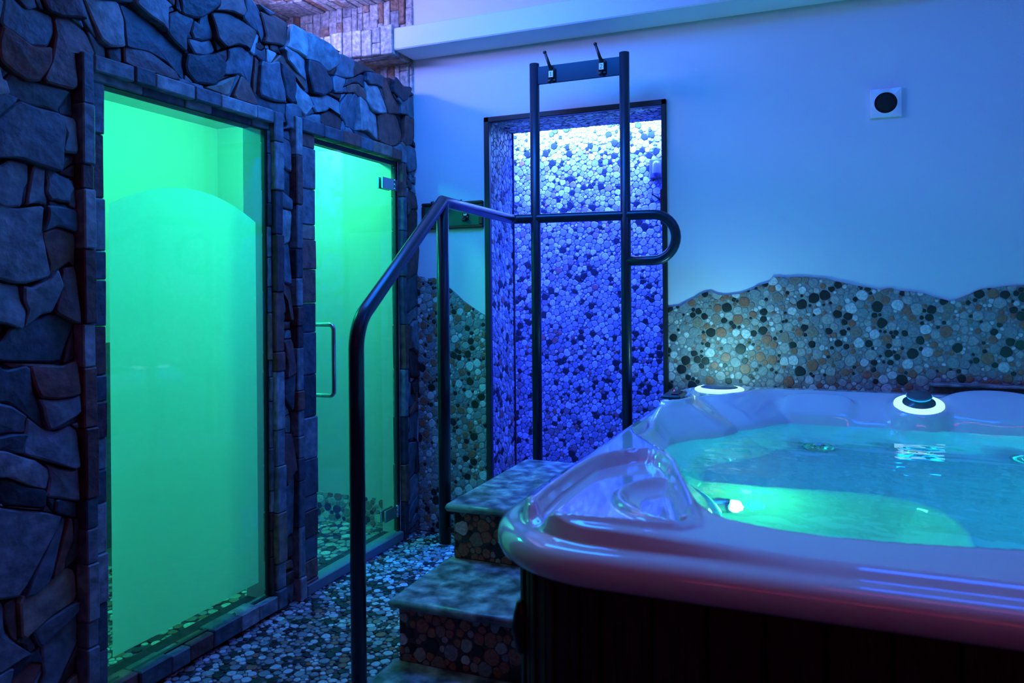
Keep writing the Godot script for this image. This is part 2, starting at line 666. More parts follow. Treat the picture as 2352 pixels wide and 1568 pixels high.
# ---------------------------------------------------------------- cabin wall
func stone_wall() -> void:
	var w := setting("wall_left")
	# core with the two openings, in (z, y): z from 1.2 to -3.69
	var st := begin()
	for b in [[-1.70, 1.2, 0.0, 2.47], [-2.73, -2.53, 0.0, 2.42], [-3.69, -3.575, 0.0, 2.36], [-2.53, -1.70, 0.0, 0.05], [-2.53, -1.70, 1.98, 2.435], [-3.575, -2.73, 1.99, 2.37], [-3.575, -2.73, 0.0, 0.012]]:
		var lo := Vector3(-2.24, b[2], b[0])
		var hi := Vector3(XW, b[3], b[1])
		box(st, (lo + hi) / 2.0, hi - lo, 0.0)
	commit("core", st, M.mortar, w)
	# the stones: outline in u = -z, v = y
	var T := Transform3D(Basis(Vector3(0, 0, -1), Vector3(0, 1, 0), Vector3(1, 0, 0)), Vector3(XW, 0, 0))
	var region := PackedVector2Array([Vector2(0.4, 0.0), Vector2(3.69, 0.0), Vector2(3.69, 2.375), Vector2(3.62, 2.40), Vector2(3.55, 2.385), Vector2(3.47, 2.415), Vector2(3.40, 2.395), Vector2(3.33, 2.395), Vector2(2.4, 2.452), Vector2(0.4, 2.57)])
	var holes := [rect2(1.635, 2.56, -0.1, 2.035), rect2(2.632, 3.555, -0.1, 2.045)]
	for raw in rubble(0.35, 3.72, -0.06, 2.62):
		var pieces: Array = []
		for p in Geometry2D.intersect_polygons(raw, region):
			pieces.append(p)
		for hpoly in holes:
			var next := []
			for p in pieces:
				next.append_array(Geometry2D.clip_polygons(p, hpoly))
			pieces = next
		for p in pieces:
			var poly := tidy(p, 0.010)
			if poly.size() < 3:
				continue
			if Geometry2D.is_polygon_clockwise(poly):
				poly.reverse()
			var area := 0.0
			var c := Vector2.ZERO
			for i in poly.size():
				area += poly[i].cross(poly[(i + 1) % poly.size()]) / 2.0
				c += poly[i]
			if area < 0.0002:
				continue
			c /= poly.size()
			poly = chaikin(poly, 0.12)
			var s := begin()
			var big := sqrt(area)
			var high := rng.randf_range(0.014, 0.036) if big > 0.06 else rng.randf_range(0.006, 0.022)
			var local := PackedVector2Array()
			for q in poly:
				local.append(q - c)
			slab(s, local, Transform3D(T.basis, Vector3.ZERO), -0.004, high, minf(0.006, big * 0.09), Vector2(rng.randf_range(-0.12, 0.12), rng.randf_range(-0.16, 0.10)), 0.003)
			var o := commit("stone", s, M.stones[pick([0.2, 0.2, 0.14, 0.07, 0.12, 0.11, 0.08, 0.02, 0.06])], w)
			o.position = T * Vector3(c.x, c.y, 0)
	for l in [[-2.531, -2.515, 0.05, 1.98], [-1.715, -1.699, 0.05, 1.98], [-3.577, -3.560, 0.012, 1.99], [-2.745, -2.729, 0.012, 1.99]]:
		bx("reveal_lining", Vector3(-2.18, (l[2] + l[3]) / 2.0, (l[0] + l[1]) / 2.0), Vector3(0.12, l[3] - l[2], l[1] - l[0]), M.cabin, w, 0.001)
	# capping over the wall top
	var cap := begin()
	box(cap, Vector3(-2.18, 2.38, -3.55), Vector3(0.12, 0.02, 0.28), 0.004)
	commit("cap", cap, M.mortar, w)
	# ledgestone surrounds of the window and the door
	surround("trim_2", -1.642, -2.557, -1.684, -2.503, 0.02, 0.08, 1.982, 2.032, true)
	surround("trim_3", -2.640, -3.548, -2.682, -3.508, 0.0, 0.0, 1.985, 2.040, false)

func rubble(u0: float, u1: float, v0: float, v1: float) -> Array:
	# roughly coursed rubble: rows of uneven height whose cells are kept whole, stacked or chipped at a corner, then bent by noise
	var n := FastNoiseLite.new()
	n.seed = 77
	n.frequency = 1.0
	n.fractal_octaves = 1
	var bend := func(p: Vector2) -> Vector2:
		var q := p * 2.6
		var f := p * 11.0
		return p + Vector2(n.get_noise_2d(q.x, q.y), n.get_noise_2d(q.x + 40.0, q.y + 9.0)) * Vector2(0.05, 0.075) + Vector2(n.get_noise_2d(f.x, f.y + 70.0), n.get_noise_2d(f.x + 31.0, f.y)) * 0.018
	var flat := []
	var v := v0
	while v < v1:
		var h := rng.randf_range(0.085, 0.185)
		var u := u0 - rng.randf() * 0.2
		var slant := rng.randf_range(-0.02, 0.02)
		while u < u1:
			var w := rng.randf_range(0.10, 0.27) * (0.75 + h * 1.8)
			var next := rng.randf_range(-0.035, 0.035)
			var q := [Vector2(u, v), Vector2(u + w, v), Vector2(u + w + next, v + h), Vector2(u + slant, v + h)]
			var roll := rng.randf()
			if h > 0.12 and roll < 0.42:
				var a := rng.randf_range(0.3, 0.7)
				var b := a + rng.randf_range(-0.14, 0.14)
				var l: Vector2 = q[0].lerp(q[3], a)
				var r: Vector2 = q[1].lerp(q[2], b)
				flat.append([q[0], q[1], r, l])
				if w > 0.17 and rng.randf() < 0.6:
					var k := rng.randf_range(0.35, 0.65)
					var m: Vector2 = l.lerp(r, k)
					var t: Vector2 = q[3].lerp(q[2], k + rng.randf_range(-0.12, 0.12))
					flat.append([l, m, t, q[3]])
					flat.append([m, r, q[2], t])
				else:
					flat.append([l, r, q[2], q[3]])
			elif w > 0.2 and roll < 0.62:
				var k := rng.randf_range(0.35, 0.65)
				var m: Vector2 = q[0].lerp(q[1], k + rng.randf_range(-0.15, 0.15))
				var t: Vector2 = q[3].lerp(q[2], k + rng.randf_range(-0.15, 0.15))
				flat.append([q[0], m, t, q[3]])
				flat.append([m, q[1], q[2], t])
			else:
				flat.append(q)
			slant = next
			u += w
		v += h
	var out := []
	for q in flat:
		var fine := PackedVector2Array()
		for i in 4:
			var a: Vector2 = q[i]
			var b: Vector2 = q[(i + 1) % 4]
			var m := 3 if a.distance_to(b) > 0.07 else 2
			for k in m:
				fine.append(bend.call(a.lerp(b, float(k) / m)))
		if Geometry2D.is_polygon_clockwise(fine):
			fine.reverse()
		var inner := Geometry2D.offset_polygon(fine, -0.0016)
		if inner.is_empty():
			continue
		var poly: PackedVector2Array = inner[0]
		for k in 2:
			if rng.randf() < 0.38:
				# knock off a corner; the chip becomes a small stone of its own
				var c := Vector2.ZERO
				for p in poly:
					c += p
				c /= poly.size()
				var far := poly[rng.randi() % poly.size()]
				var d := (far - c).normalized().rotated(rng.randf_range(-0.4, 0.4))
				var reach := 0.0
				for p in poly:
					reach = maxf(reach, d.dot(p - c))
				var at := d.dot(c) + reach * rng.randf_range(0.55, 0.8)
				var chip := cut_half(poly, -d, -at - 0.004)
				poly = cut_half(poly, d, at)
				if chip.size() >= 3:
					out.append(chip)
		out.append(poly)
	return out

func pick(weights: Array) -> int:
	var roll := rng.randf()
	for i in weights.size():
		roll -= weights[i]
		if roll <= 0:
			return i
	return weights.size() - 1

func rect2(u0: float, u1: float, v0: float, v1: float) -> PackedVector2Array:
	return PackedVector2Array([Vector2(u0, v0), Vector2(u1, v0), Vector2(u1, v1), Vector2(u0, v1)])

func strip(parent: Node3D, lo: Vector3, hi: Vector3, mats: Array, weights: Array) -> void:
	var s := hi - lo
	var o := bx("strip_stone", (lo + hi) / 2.0, s, M[mats[0]][pick(weights)], parent, minf(0.004, minf(s.x, minf(s.y, s.z)) * 0.2))
	o.rotation = Vector3(rng.randf_range(-0.006, 0.006), rng.randf_range(-0.006, 0.006), rng.randf_range(-0.01, 0.01))

func surround(called: String, z0: float, z1: float, i0: float, i1: float, yb: float, ib: float, it: float, yt: float, sill: bool) -> void:
	var t := setting(called)
	var wts := [0.26, 0.22, 0.12, 0.1, 0.09, 0.08, 0.05, 0.04, 0.04]
	# outer face strips (proud of the wall)
	for side in [[z0, i0], [i1, z1]]:
		var y := yb
		while y < yt - 0.001:
			var l := minf(rng.randf_range(0.07, 0.26), yt - y)
			if yt - y - l < 0.05:
				l = yt - y
			var out := rng.randf_range(0.0, 0.010)
			strip(t, Vector3(XW - 0.03, y + 0.0008, side[1] + rng.randf_range(-0.002, 0.003)), Vector3(-2.070 + out, y + l - 0.0008, side[0] + rng.randf_range(-0.003, 0.003)), ["stones"], wts)
			y += l
	var rows := [[it, yt]]
	if sill:
		rows.append([yb, ib])
	for row in rows:
		var z := i0
		while z > i1 + 0.001:
			var l := minf(rng.randf_range(0.08, 0.2), z - i1)
			if z - l - i1 < 0.05:
				l = z - i1
			var out := rng.randf_range(0.0, 0.010)
			strip(t, Vector3(XW - 0.03, row[0], z - l + 0.0008), Vector3(-2.069 + out, row[1] + rng.randf_range(-0.003, 0.004), z - 0.0008), ["stones"], wts)
			z -= l
	# inner strips, set back in the reveal
	var n0 := -1.738 if sill else -2.785
	var n1 := -2.487 if sill else -3.530
	var nt := 1.955 if sill else 1.985
	var sides := [[i0 + 0.004, n0, -2.092], [n1, i1 - 0.004, -2.086]] if sill else [[i0 + 0.004, n0, -2.080], [i1 + 0.002, i1 - 0.004, -2.10]]
	for side in sides:
		var y := ib
		while y < nt - 0.001:
			var l := minf(rng.randf_range(0.06, 0.2), nt - y)
			if nt - y - l < 0.04:
				l = nt - y
			strip(t, Vector3(-2.118, y + 0.0008, minf(side[0], side[1])), Vector3(side[2] + rng.randf_range(-0.004, 0.004), y + l - 0.0008, maxf(side[0], side[1]) + rng.randf_range(-0.003, 0.003)), ["stones"], wts)
			y += l
	if sill:
		var z := i0
		while z > i1 + 0.001:
			var l := minf(rng.randf_range(0.1, 0.26), z - i1)
			if z - l - i1 < 0.05:
				l = z - i1
			strip(t, Vector3(-2.118, nt, z - l + 0.0008), Vector3(-2.090 + rng.randf_range(-0.003, 0.003), it + 0.004, z - 0.0008), ["stones"], wts)
			z -= l

func cabin_inside() -> void:
	wall_box("wall_cabin", [[Vector3(-3.6, 0, -1.4), Vector3(-2.24, 2.34, -1.25)], [Vector3(-3.6, 0, -3.69), Vector3(-3.45, 2.34, -1.25)]], M.cabin)
	wall_box("trim_4", [[Vector3(-3.6, 2.30, -3.69), Vector3(-2.24, 2.36, -1.25)], [Vector3(-3.45, 0.0, -3.685), Vector3(-2.24, 2.30, -3.655)]], M.cabin)
	for b in [[Vector3(-3.45, 0, -3.655), Vector3(-3.438, 1.05, -1.4)], [Vector3(-3.45, 0, -1.412), Vector3(-2.26, 1.05, -1.4)]]:
		bx("wainscot_panel", (b[0] + b[1]) / 2.0, b[1] - b[0], M.grout_dark, get_node("trim_4"), 0.0)
	var t := setting("trim_5")
	var T := Transform3D(Basis(Vector3(1, 0, 0), Vector3(0, 0, -1), Vector3(0, 1, 0)), Vector3(0, 0, 0))
	pebbles(t, rect2(-3.2, -2.17, 1.42, 3.65), T, 0.026, 0.010, 3000, [0.2, 0.22, 0.2, 0.12, 0.16, 0.1], -0.004, 0.004, 200)
	var cw := setting("trim_18")   # pebble wainscot of the cabin, seen through the door
	pebbles(cw, rect2(-2.95, -2.26, 0.0, 0.16), Transform3D(Basis(), Vector3(0, 0, -3.653)), 0.026, 0.010, 400, [0.1, 0.2, 0.2, 0.2, 0.2, 0.1], -0.002, 0.003, 200)
	var spots := [Vector3(-2.85, 2.285, -2.25), Vector3(-2.62, 2.285, -3.15)]
	for k in 2:
		var o := thing("ceiling_lamp", ["round green ceiling lamp of the steam cabin above the frosted window", "round green ceiling lamp of the steam cabin above the glass door"][k], "lamp", spots[k])
		var st := begin(true)
		lathe(st, [[0.0, -0.022], [0.05, -0.02], [0.062, -0.008], [0.065, 0.012]], Transform3D(), 24)
		var gm := mat(c8(200, 230, 210), 0.5)
		gm.emission_enabled = true
		gm.emission = Color(0.1, 1.0, 0.6)
		gm.emission_energy_multiplier = 3.0
		commit("lens", st, gm, o)
		var rim := begin(true)
		lathe(rim, [[0.062, -0.010], [0.075, -0.008], [0.078, 0.014]], Transform3D(), 24)
		commit("rim", rim, M.chrome, o)
		bulb(o, Vector3(0, -0.05, 0), [Vector3(0.0, 0.75, 0.38), Vector3(0.05, 1.15, 0.5)][k], 0.06)

func fixed_window() -> void:
	var w := setting("window_1")
	var x := -2.104
	bx("pane", Vector3(x, 1.02, -2.10), Vector3(0.008, 1.89, 0.79), M.glass, w, 0.0)
	# frosted film with an arched top, stuck to the inside of the pane
	var poly := PackedVector2Array([Vector2(1.765, 0.150), Vector2(2.437, 0.150)])
	var n := 24
	for i in n + 1:
		var f := float(i) / n
		var u := lerpf(2.437, 1.765, f)
		poly.append(Vector2(u, 1.586 + 0.086 * (1.0 - pow((u - 2.095) / 0.33, 2.0))))
	var st := begin()
	var c := Vector2(2.095, 0.9)
	for i in poly.size():
		var a := poly[i]
		var b := poly[(i + 1) % poly.size()]
		tri(st, Vector3(x - 0.006, c.y, -c.x), Vector3(x - 0.006, a.y, -a.x), Vector3(x - 0.006, b.y, -b.x))
	commit("frosted_film", st, M.film, w)
	var s := begin()
	box(s, Vector3(x + 0.0, 1.02, -2.484), Vector3(0.016, 1.90, 0.012), 0.001)
	box(s, Vector3(x + 0.0, 1.956, -2.10), Vector3(0.016, 0.008, 0.79), 0.001)
	box(s, Vector3(x + 0.0, 0.078, -2.10), Vector3(0.016, 0.010, 0.79), 0.001)
	commit("gasket", s, M.seal, w)

func glass_door() -> void:
	var d := setting("door_1")
	var x := -2.105
	bx("pane", Vector3(x, 1.0, -3.125), Vector3(0.008, 1.91, 0.71), M.glass, d, 0.0)
	var s := begin()
	box(s, Vector3(x, 1.0, -3.487), Vector3(0.018, 1.93, 0.010), 0.001)
	box(s, Vector3(x, 1.968, -3.125), Vector3(0.016, 0.022, 0.73), 0.001)
	commit("door_frame", s, M.seal, d)
	bx("jamb_profile", Vector3(x, 1.0, -3.503), Vector3(0.03, 1.96, 0.012), M.chrome, d, 0.002)
	for y in [1.852, 0.160]:
		var h := Node3D.new()
		h.name = numbered("hinge", d)
		d.add_child(h, true)
		h.position = Vector3(x, y, -3.42)
		bx("hinge_plate", Vector3(0.012, 0, 0.02), Vector3(0.012, 0.058, 0.105), M.chrome, h, 0.002)
		bx("hinge_plate", Vector3(-0.012, 0, 0.02), Vector3(0.012, 0.058, 0.105), M.chrome, h, 0.002)
		var st := begin(true)
		for dy in [-0.022, 0.0, 0.022]:
			lathe(st, [[0.0, -0.0095], [0.007, -0.0095], [0.007, 0.0095], [0.0, 0.0095]], Transform3D(Basis(), Vector3(0.012, dy, -0.047)), 12)
		commit("hinge_knuckle", st, M.chrome, h)
		bx("wall_plate", Vector3(0.008, 0, -0.066), Vector3(0.014, 0.058, 0.022), M.chrome, h, 0.002)
	# D-shaped pull: the bow outside and its twin inside
	var st := begin(true)
	for sx in [1.0, -1.0]:
		var a := Vector3(x, 1.155, -2.862)
		var b := Vector3(x, 0.838, -2.862)
		var o := Vector3(0.058 * sx, 0, 0)
		var pts := PackedVector3Array([a])
		pts.append_array(arc(a, a + o, b + o, 0.022))
		pts.append_array(arc(a + o, b + o, b, 0.022))
		pts.append(b)
		tube(st, pts, 0.0095, 14)
	commit("pull_handle", st, M.chrome, d)
	# threshold
	var t := setting("trim_6")
	bx("threshold", Vector3(-2.108, 0.024, -3.10), Vector3(0.07, 0.048, 0.80), M.sill, t, 0.004)

# ---------------------------------------------------------------- ledgestone cladding above the cabin
func ledgestone_corner() -> void:
	var wts := [0.3, 0.24, 0.2, 0.12, 0.08, 0.06]
	var t := setting("trim_7")   # vertical strips on the back wall
	for band in [[2.15, 2.545], [2.675, 2.92]]:
		var x := -3.2
		while x < -2.1:
			var w := minf(rng.randf_range(0.032, 0.062), -2.1 - x)
			if -2.1 - x - w < 0.02:
				w = -2.1 - x
			var y: float = band[0]
			while y < band[1] - 0.001:
				var l := minf(rng.randf_range(0.06, 0.2), band[1] - y)
				if band[1] - y - l < 0.03:
					l = band[1] - y
				strip(t, Vector3(x + 0.001, y + 0.001, ZB - 0.01), Vector3(x + w - 0.001, y + l - 0.001, ZB + rng.randf_range(0.008, 0.02)), ["pale_stones"], wts)
				y += l
			x += w
	var b := setting("trim_8")   # the beam in stone
	var x := -3.1
	while x < -2.1:
		var w := minf(rng.randf_range(0.04, 0.075), -2.1 - x)
		if -2.1 - x - w < 0.03:
			w = -2.1 - x
		if rng.randf() < 0.35:
			var m := rng.randf_range(2.58, 2.64)
			strip(b, Vector3(x + 0.001, 2.548, -3.50), Vector3(x + w - 0.001, m, -3.466 + rng.randf_range(-0.005, 0.006)), ["pale_stones"], [0.5, 0.3, 0.2])
			strip(b, Vector3(x + 0.001, m + 0.002, -3.50), Vector3(x + w - 0.001, 2.688, -3.466 + rng.randf_range(-0.005, 0.006)), ["pale_stones"], [0.5, 0.3, 0.2])
		else:
			strip(b, Vector3(x + 0.001, 2.546 + rng.randf_range(-0.004, 0.006), -3.50), Vector3(x + w - 0.001, 2.688 + rng.randf_range(-0.006, 0.006), -3.466 + rng.randf_range(-0.005, 0.006)), ["pale_stones"], [0.5, 0.3, 0.2])
		x += w
	var z := -3.50
	while z > -3.68:
		var w := minf(rng.randf_range(0.04, 0.06), z + 3.685)
		var xx := -2.1
		while xx > -3.0:
			var l := rng.randf_range(0.1, 0.22)
			strip(b, Vector3(xx - l + 0.001, 2.538 + rng.randf_range(-0.004, 0.004), z - w + 0.001), Vector3(xx - 0.001, 2.575, z - 0.001), ["pale_stones"], [0.0, 0.1, 0.0, 0.4, 0.4, 0.1])
			xx -= l
		z -= w
	bx("beam_core", Vector3(-2.85, 2.62, -3.595), Vector3(1.49, 0.09, 0.18), M.mortar, b, 0.0)
	var c := setting("trim_9")   # strips under the ceiling
	x = -3.2
	while x < -2.12:
		var w := rng.randf_range(0.035, 0.06)
		z = -3.67
		while z < -2.5:
			var l := rng.randf_range(0.1, 0.28)
			strip(c, Vector3(x + 0.001, 2.90 + rng.randf_range(-0.006, 0.006), z + 0.001), Vector3(x + w - 0.001, 2.93, z + l - 0.001), ["pale_stones"], [0.28, 0.22, 0.14, 0.18, 0.12, 0.06])
			z += l
		x += w

# ---------------------------------------------------------------- shower niche in the back wall
func shower_niche() -> void:
	var mix := [0.22, 0.3, 0.26, 0.02, 0.14, 0.06]
	var z := -4.75
	wall_box("wall_shower", [[Vector3(-2.3, 0, -4.95), Vector3(-0.3, 2.92, z - 0.004)]], M.grout)
	wall_box("wall_shower_left", [[Vector3(-2.3, 0, -4.95), Vector3(-2.1, 2.92, -4.0)]], M.grout)
	wall_box("wall_shower_right", [[Vector3(-0.5, 0, -4.95), Vector3(-0.3, 2.92, -4.0)]], M.grout)
	var far := setting("trim_10")
	pebbles(far, rect2(-2.08, -0.52, 0.05, 2.60), Transform3D(Basis(), Vector3(0, 0, z)), 0.021, 0.006, 14000, mix, -0.004, 0.003, 290, 1.8, 1.32)
	var left := setting("trim_11")
	bx("backing", Vector3(-1.657, 1.09, -3.85), Vector3(0.014, 2.18, 0.31), M.grout, left, 0.0)
	pebbles(left, rect2(3.70, 4.0, 0.0, 2.18), Transform3D(Basis(Vector3(0, 0, -1), Vector3(0, 1, 0), Vector3(1, 0, 0)), Vector3(-1.65, 0, 0)), 0.021, 0.006, 2800, mix, -0.003, 0.003, 290, 1.8, 1.32)
	var top := setting("trim_12")
	bx("backing", Vector3(-1.2, 2.187, -3.85), Vector3(0.92, 0.012, 0.31), M.grout, top, 0.0)
	pebbles(top, rect2(-1.645, -0.745, 3.70, 4.0), Transform3D(Basis(Vector3(1, 0, 0), Vector3(0, 0, -1), Vector3(0, -1, 0)).orthonormalized(), Vector3(0, 2.181, 0)), 0.021, 0.006, 1500, mix, -0.003, 0.003, 200, 1.8)
	var right := setting("trim_13")
	bx("backing", Vector3(-0.738, 1.09, -3.85), Vector3(0.014, 2.18, 0.31), M.grout, right, 0.0)
	# dark frame round the opening
	var f := setting("door_2")
	for b in [[Vector3(-1.676, 0, 0), Vector3(-1.646, 2.208, 0)], [Vector3(-0.744, 0, 0), Vector3(-0.720, 2.208, 0)]]:
		bx("door_jamb", Vector3((b[0].x + b[1].x) / 2, 1.104, ZB + 0.0), Vector3(b[1].x - b[0].x, 2.208, 0.03), M.dark_metal, f, 0.003)
	bx("door_head", Vector3(-1.198, 2.194, ZB), Vector3(0.956, 0.028, 0.03), M.dark_metal, f, 0.003)
	bx("corner_bead", Vector3(-1.645, 1.09, -4.003), Vector3(0.010, 2.18, 0.012), M.dark_metal, f, 0.002)
	# lamps of the shower: a white strip just behind the lintel and a blue one under the ceiling
	lamp_strip("shower_light_strip", Vector3(-1.35, 2.40, -4.60), Vector2(1.3, 0.05), Basis(Vector3.RIGHT, deg_to_rad(-60)), Vector3(0.75, 2.0, 2.4), 2.0, "white blue LED strip above the shower niche's lintel")
	var hung := get_node("shower_light_strip")
	for dx in [-0.55, 0.55]:
		var rod := begin(true)
		tube(rod, PackedVector3Array([Vector3.ZERO, Vector3(0, 0.53, 0)]), 0.005, 10)
		var rd := commit("hanging_rod", rod, M.chrome, hung)
		rd.transform = Transform3D(hung.transform.basis.inverse(), Vector3(dx, 0.0, 0.02))
	lamp_strip("shower_ceiling_panel", Vector3(-1.3, 2.88, -4.3), Vector2(1.2, 0.3), Basis(Vector3.RIGHT, -PI / 2), Vector3(0.0, 0.22, 38.0), 1.5, "deep blue light panel on the shower niche's ceiling")

# ---------------------------------------------------------------- pebble wainscots with a mountain outline
func wainscot(called: String, outline: PackedVector2Array, tries: int, mix: Array) -> void:
	var t := setting(called)
	var T := Transform3D(Basis(), Vector3(0, 0, ZB))
	var poly := outline
	if Geometry2D.is_polygon_clockwise(poly):
		poly.reverse()
	var idx := Geometry2D.triangulate_polygon(poly)
	var st := begin()
	for i in range(0, idx.size(), 3):
		var a := Vector3(poly[idx[i]].x, poly[idx[i]].y, 0.007)
		var b := Vector3(poly[idx[i + 1]].x, poly[idx[i + 1]].y, 0.007)
		var c := Vector3(poly[idx[i + 2]].x, poly[idx[i + 2]].y, 0.007)
		if (b - a).cross(c - a).z > 0:
			tri(st, T * a, T * b, T * c)
		else:
			tri(st, T * a, T * c, T * b)
	for i in poly.size():
		var a := poly[i]
		var b := poly[(i + 1) % poly.size()]
		quad(st, T * Vector3(a.x, a.y, -0.002), T * Vector3(b.x, b.y, -0.002), T * Vector3(b.x, b.y, 0.007), T * Vector3(a.x, a.y, 0.007))
	commit("backing", st, M.grout, t)
	pebbles(t, poly, T, 0.0235, 0.0055, tries, mix, 0.004, 0.0098, 295, 2.3)

func wainscots() -> void:
	var mix := [0.14, 0.24, 0.22, 0.16, 0.17, 0.07]
	wainscot("trim_14", wavy([Vector2(-0.72, 0.78), Vector2(1.74, 0.78), Vector2(1.74, 1.31), Vector2(1.3, 1.36), Vector2(1.0, 1.27), Vector2(0.78, 1.305), Vector2(0.70, 1.303), Vector2(0.62, 1.293), Vector2(0.575, 1.289), Vector2(0.53, 1.268), Vector2(0.475, 1.243), Vector2(0.44, 1.246), Vector2(0.36, 1.275), Vector2(0.27, 1.285), Vector2(0.24, 1.297), Vector2(0.20, 1.289), Vector2(0.12, 1.305), Vector2(0.05, 1.322), Vector2(-0.02, 1.343), Vector2(-0.20, 1.35), Vector2(-0.245, 1.353), Vector2(-0.265, 1.325), Vector2(-0.31, 1.313), Vector2(-0.36, 1.288), Vector2(-0.42, 1.273), Vector2(-0.48, 1.272), Vector2(-0.52, 1.290), Vector2(-0.57, 1.275), Vector2(-0.62, 1.245), Vector2(-0.66, 1.222), Vector2(-0.72, 1.214)]), 14000, mix)
	wainscot("trim_15", wavy([Vector2(-2.085, 0.0), Vector2(-1.678, 0.0), Vector2(-1.678, 1.172), Vector2(-1.73, 1.20), Vector2(-1.78, 1.232), Vector2(-1.83, 1.27), Vector2(-1.88, 1.312), Vector2(-1.93, 1.352), Vector2(-1.975, 1.372), Vector2(-2.01, 1.370), Vector2(-2.085, 1.385)]), 6500, mix)
	var l := setting("trim_16")   # narrow tiled ledge behind the tub
	bx("ledge_slab", Vector3(1.05, 0.893, -3.65), Vector3(1.34, 0.012, 0.07), M.slab, l, 0.004)
	bx("ledge_front", Vector3(1.05, 0.83, -3.66), Vector3(1.32, 0.11, 0.05), M.grout_dark, l, 0.002)

func wavy(pts: Array) -> PackedVector2Array:   # small irregularities along the drawn outline
	var out := PackedVector2Array()
	for i in pts.size():
		var a: Vector2 = pts[i]
		var b: Vector2 = pts[(i + 1) % pts.size()]
		out.append(a)
		if i > 1 and i < pts.size() - 1 and a.distance_to(b) < 0.4:
			out.append(a.lerp(b, 0.5) + Vector2(0, rng.randf_range(-0.004, 0.004)))
	return out

func floor_pebbles() -> void:
	var t := setting("trim_17")
	var T := Transform3D(Basis(Vector3(1, 0, 0), Vector3(0, 0, -1), Vector3(0, 1, 0)), Vector3.ZERO)
	pebbles(t, PackedVector2Array([Vector2(-2.10, 0.3), Vector2(-0.9, 0.3), Vector2(-0.9, 3.67), Vector2(-2.10, 3.67)]), T, 0.0185, 0.006, 20000, [0.25, 0.08, 0.27, 0.05, 0.27, 0.08], -0.006, 0.0015, 298, 2.0)

# ---------------------------------------------------------------- steps beside the tub
func steps() -> void:
	var o := thing("tub_steps", "three pebble fronted steps with mottled stone treads beside the hot tub", "steps", Vector3(-0.95, 0, -2.6))
	var mix := [0.02, 0.14, 0.1, 0.42, 0.18, 0.14]
	var xl := -1.275
	var xr := -0.63
	# blocks: front z, back z, top
	var all := [[-1.70, -2.12, 0.13], [-2.12, -2.51, 0.33], [-2.51, -3.26, 0.53]]
	var base := o.position
	for k in 3:
		var s: Array = all[k]
		var dx := 0.0 if k < 2 else 0.0
		var th := 0.03
		bx("riser_block", Vector3((xl + xr) / 2 + dx, (s[2] - th) / 2, (s[0] + s[1]) / 2) - base, Vector3(xr - xl, s[2] - th, s[0] - s[1]), M.grout_dark, o, 0.003)
		# bullnosed tread
		var st := begin(true)
		var prof := [[0.0, -th], [0.0, -th], [0.008, -th + 0.002], [0.014, -th / 2], [0.008, -0.002], [0.0, 0.0], [0.0, 0.0]]
		var outline := PackedVector2Array([Vector2(xl - 0.012, -s[0] - 0.012), Vector2(xr, -s[0] - 0.012), Vector2(xr, -s[1] + 0.01), Vector2(xl - 0.012, -s[1] + 0.01)])
		var rings := []
		for p in prof:
			var ring := PackedVector3Array()
			for c in [[0, -1.0, -1.0], [1, 0.0, -1.0], [2, 0.0, 0.0], [3, -1.0, 0.0]]:
				var q := outline[c[0]]
				ring.append(Vector3(q.x + c[1] * p[0], s[2] + p[1], -(q.y + c[2] * p[0])) - base)
			rings.append(ring)
		for i in rings.size() - 1:
			for j in 4:
				var j2 := (j + 1) % 4
				quad(st, rings[i][j], rings[i][j2], rings[i + 1][j2], rings[i + 1][j])
		st.set_smooth_group(-1)
		var tp: PackedVector3Array = rings[rings.size() - 1]
		quad(st, tp[0], tp[1], tp[2], tp[3])
		var bt: PackedVector3Array = rings[0]
		quad(st, bt[3], bt[2], bt[1], bt[0])
		commit("tread", st, M.slab, o)
		# pebbles on the riser
		var y0: float = 0.0 if k == 0 else all[k - 1][2]
		var face := Node3D.new()
		face.name = numbered("riser", o)
		o.add_child(face, true)
		pebbles(face, rect2(xl + 0.003, xr, y0 + 0.003, s[2] - th - 0.002), Transform3D(Basis(), Vector3(0, 0, s[0]) - base), 0.025, 0.009, 1200, mix, -0.003, 0.0035, 150, 1.6)
	# left cheek of the upper blocks
	for k in [1, 2]:
		var s: Array = all[k]
		var face := Node3D.new()
		face.name = numbered("cheek", o)
		o.add_child(face, true)
		pebbles(face, rect2(s[1] + 0.003, s[0] - 0.003, 0.0, s[2] - 0.033), Transform3D(Basis(Vector3(0, 0, 1), Vector3(0, 1, 0), Vector3(-1, 0, 0)), Vector3(xl, 0, 0) - base), 0.025, 0.009, 1000, mix, -0.003, 0.0035, 60, 1.6)

# ---------------------------------------------------------------- hot tub
const X0 := -0.665
const X1 := 1.50
const Z0 := -3.64
const Z1 := -1.30
const RC := 0.27
var crest := PackedVector2Array()
var well := PackedVector2Array()
var filt := PackedVector2Array()

func sdf(poly: PackedVector2Array, p: Vector2) -> float:   # positive inside
	var best := 1e9
	var n := poly.size()
	for i in n:
		var a := poly[i]
		var b := poly[(i + 1) % n]
		var ab := b - a
		var t := clampf((p - a).dot(ab) / ab.length_squared(), 0.0, 1.0)
		best = minf(best, p.distance_squared_to(a + ab * t))
	var d := sqrt(best)
	return d if Geometry2D.is_point_in_polygon(p, poly) else -d

func sm(a: float, b: float, x: float) -> float:
	return smoothstep(a, b, x)

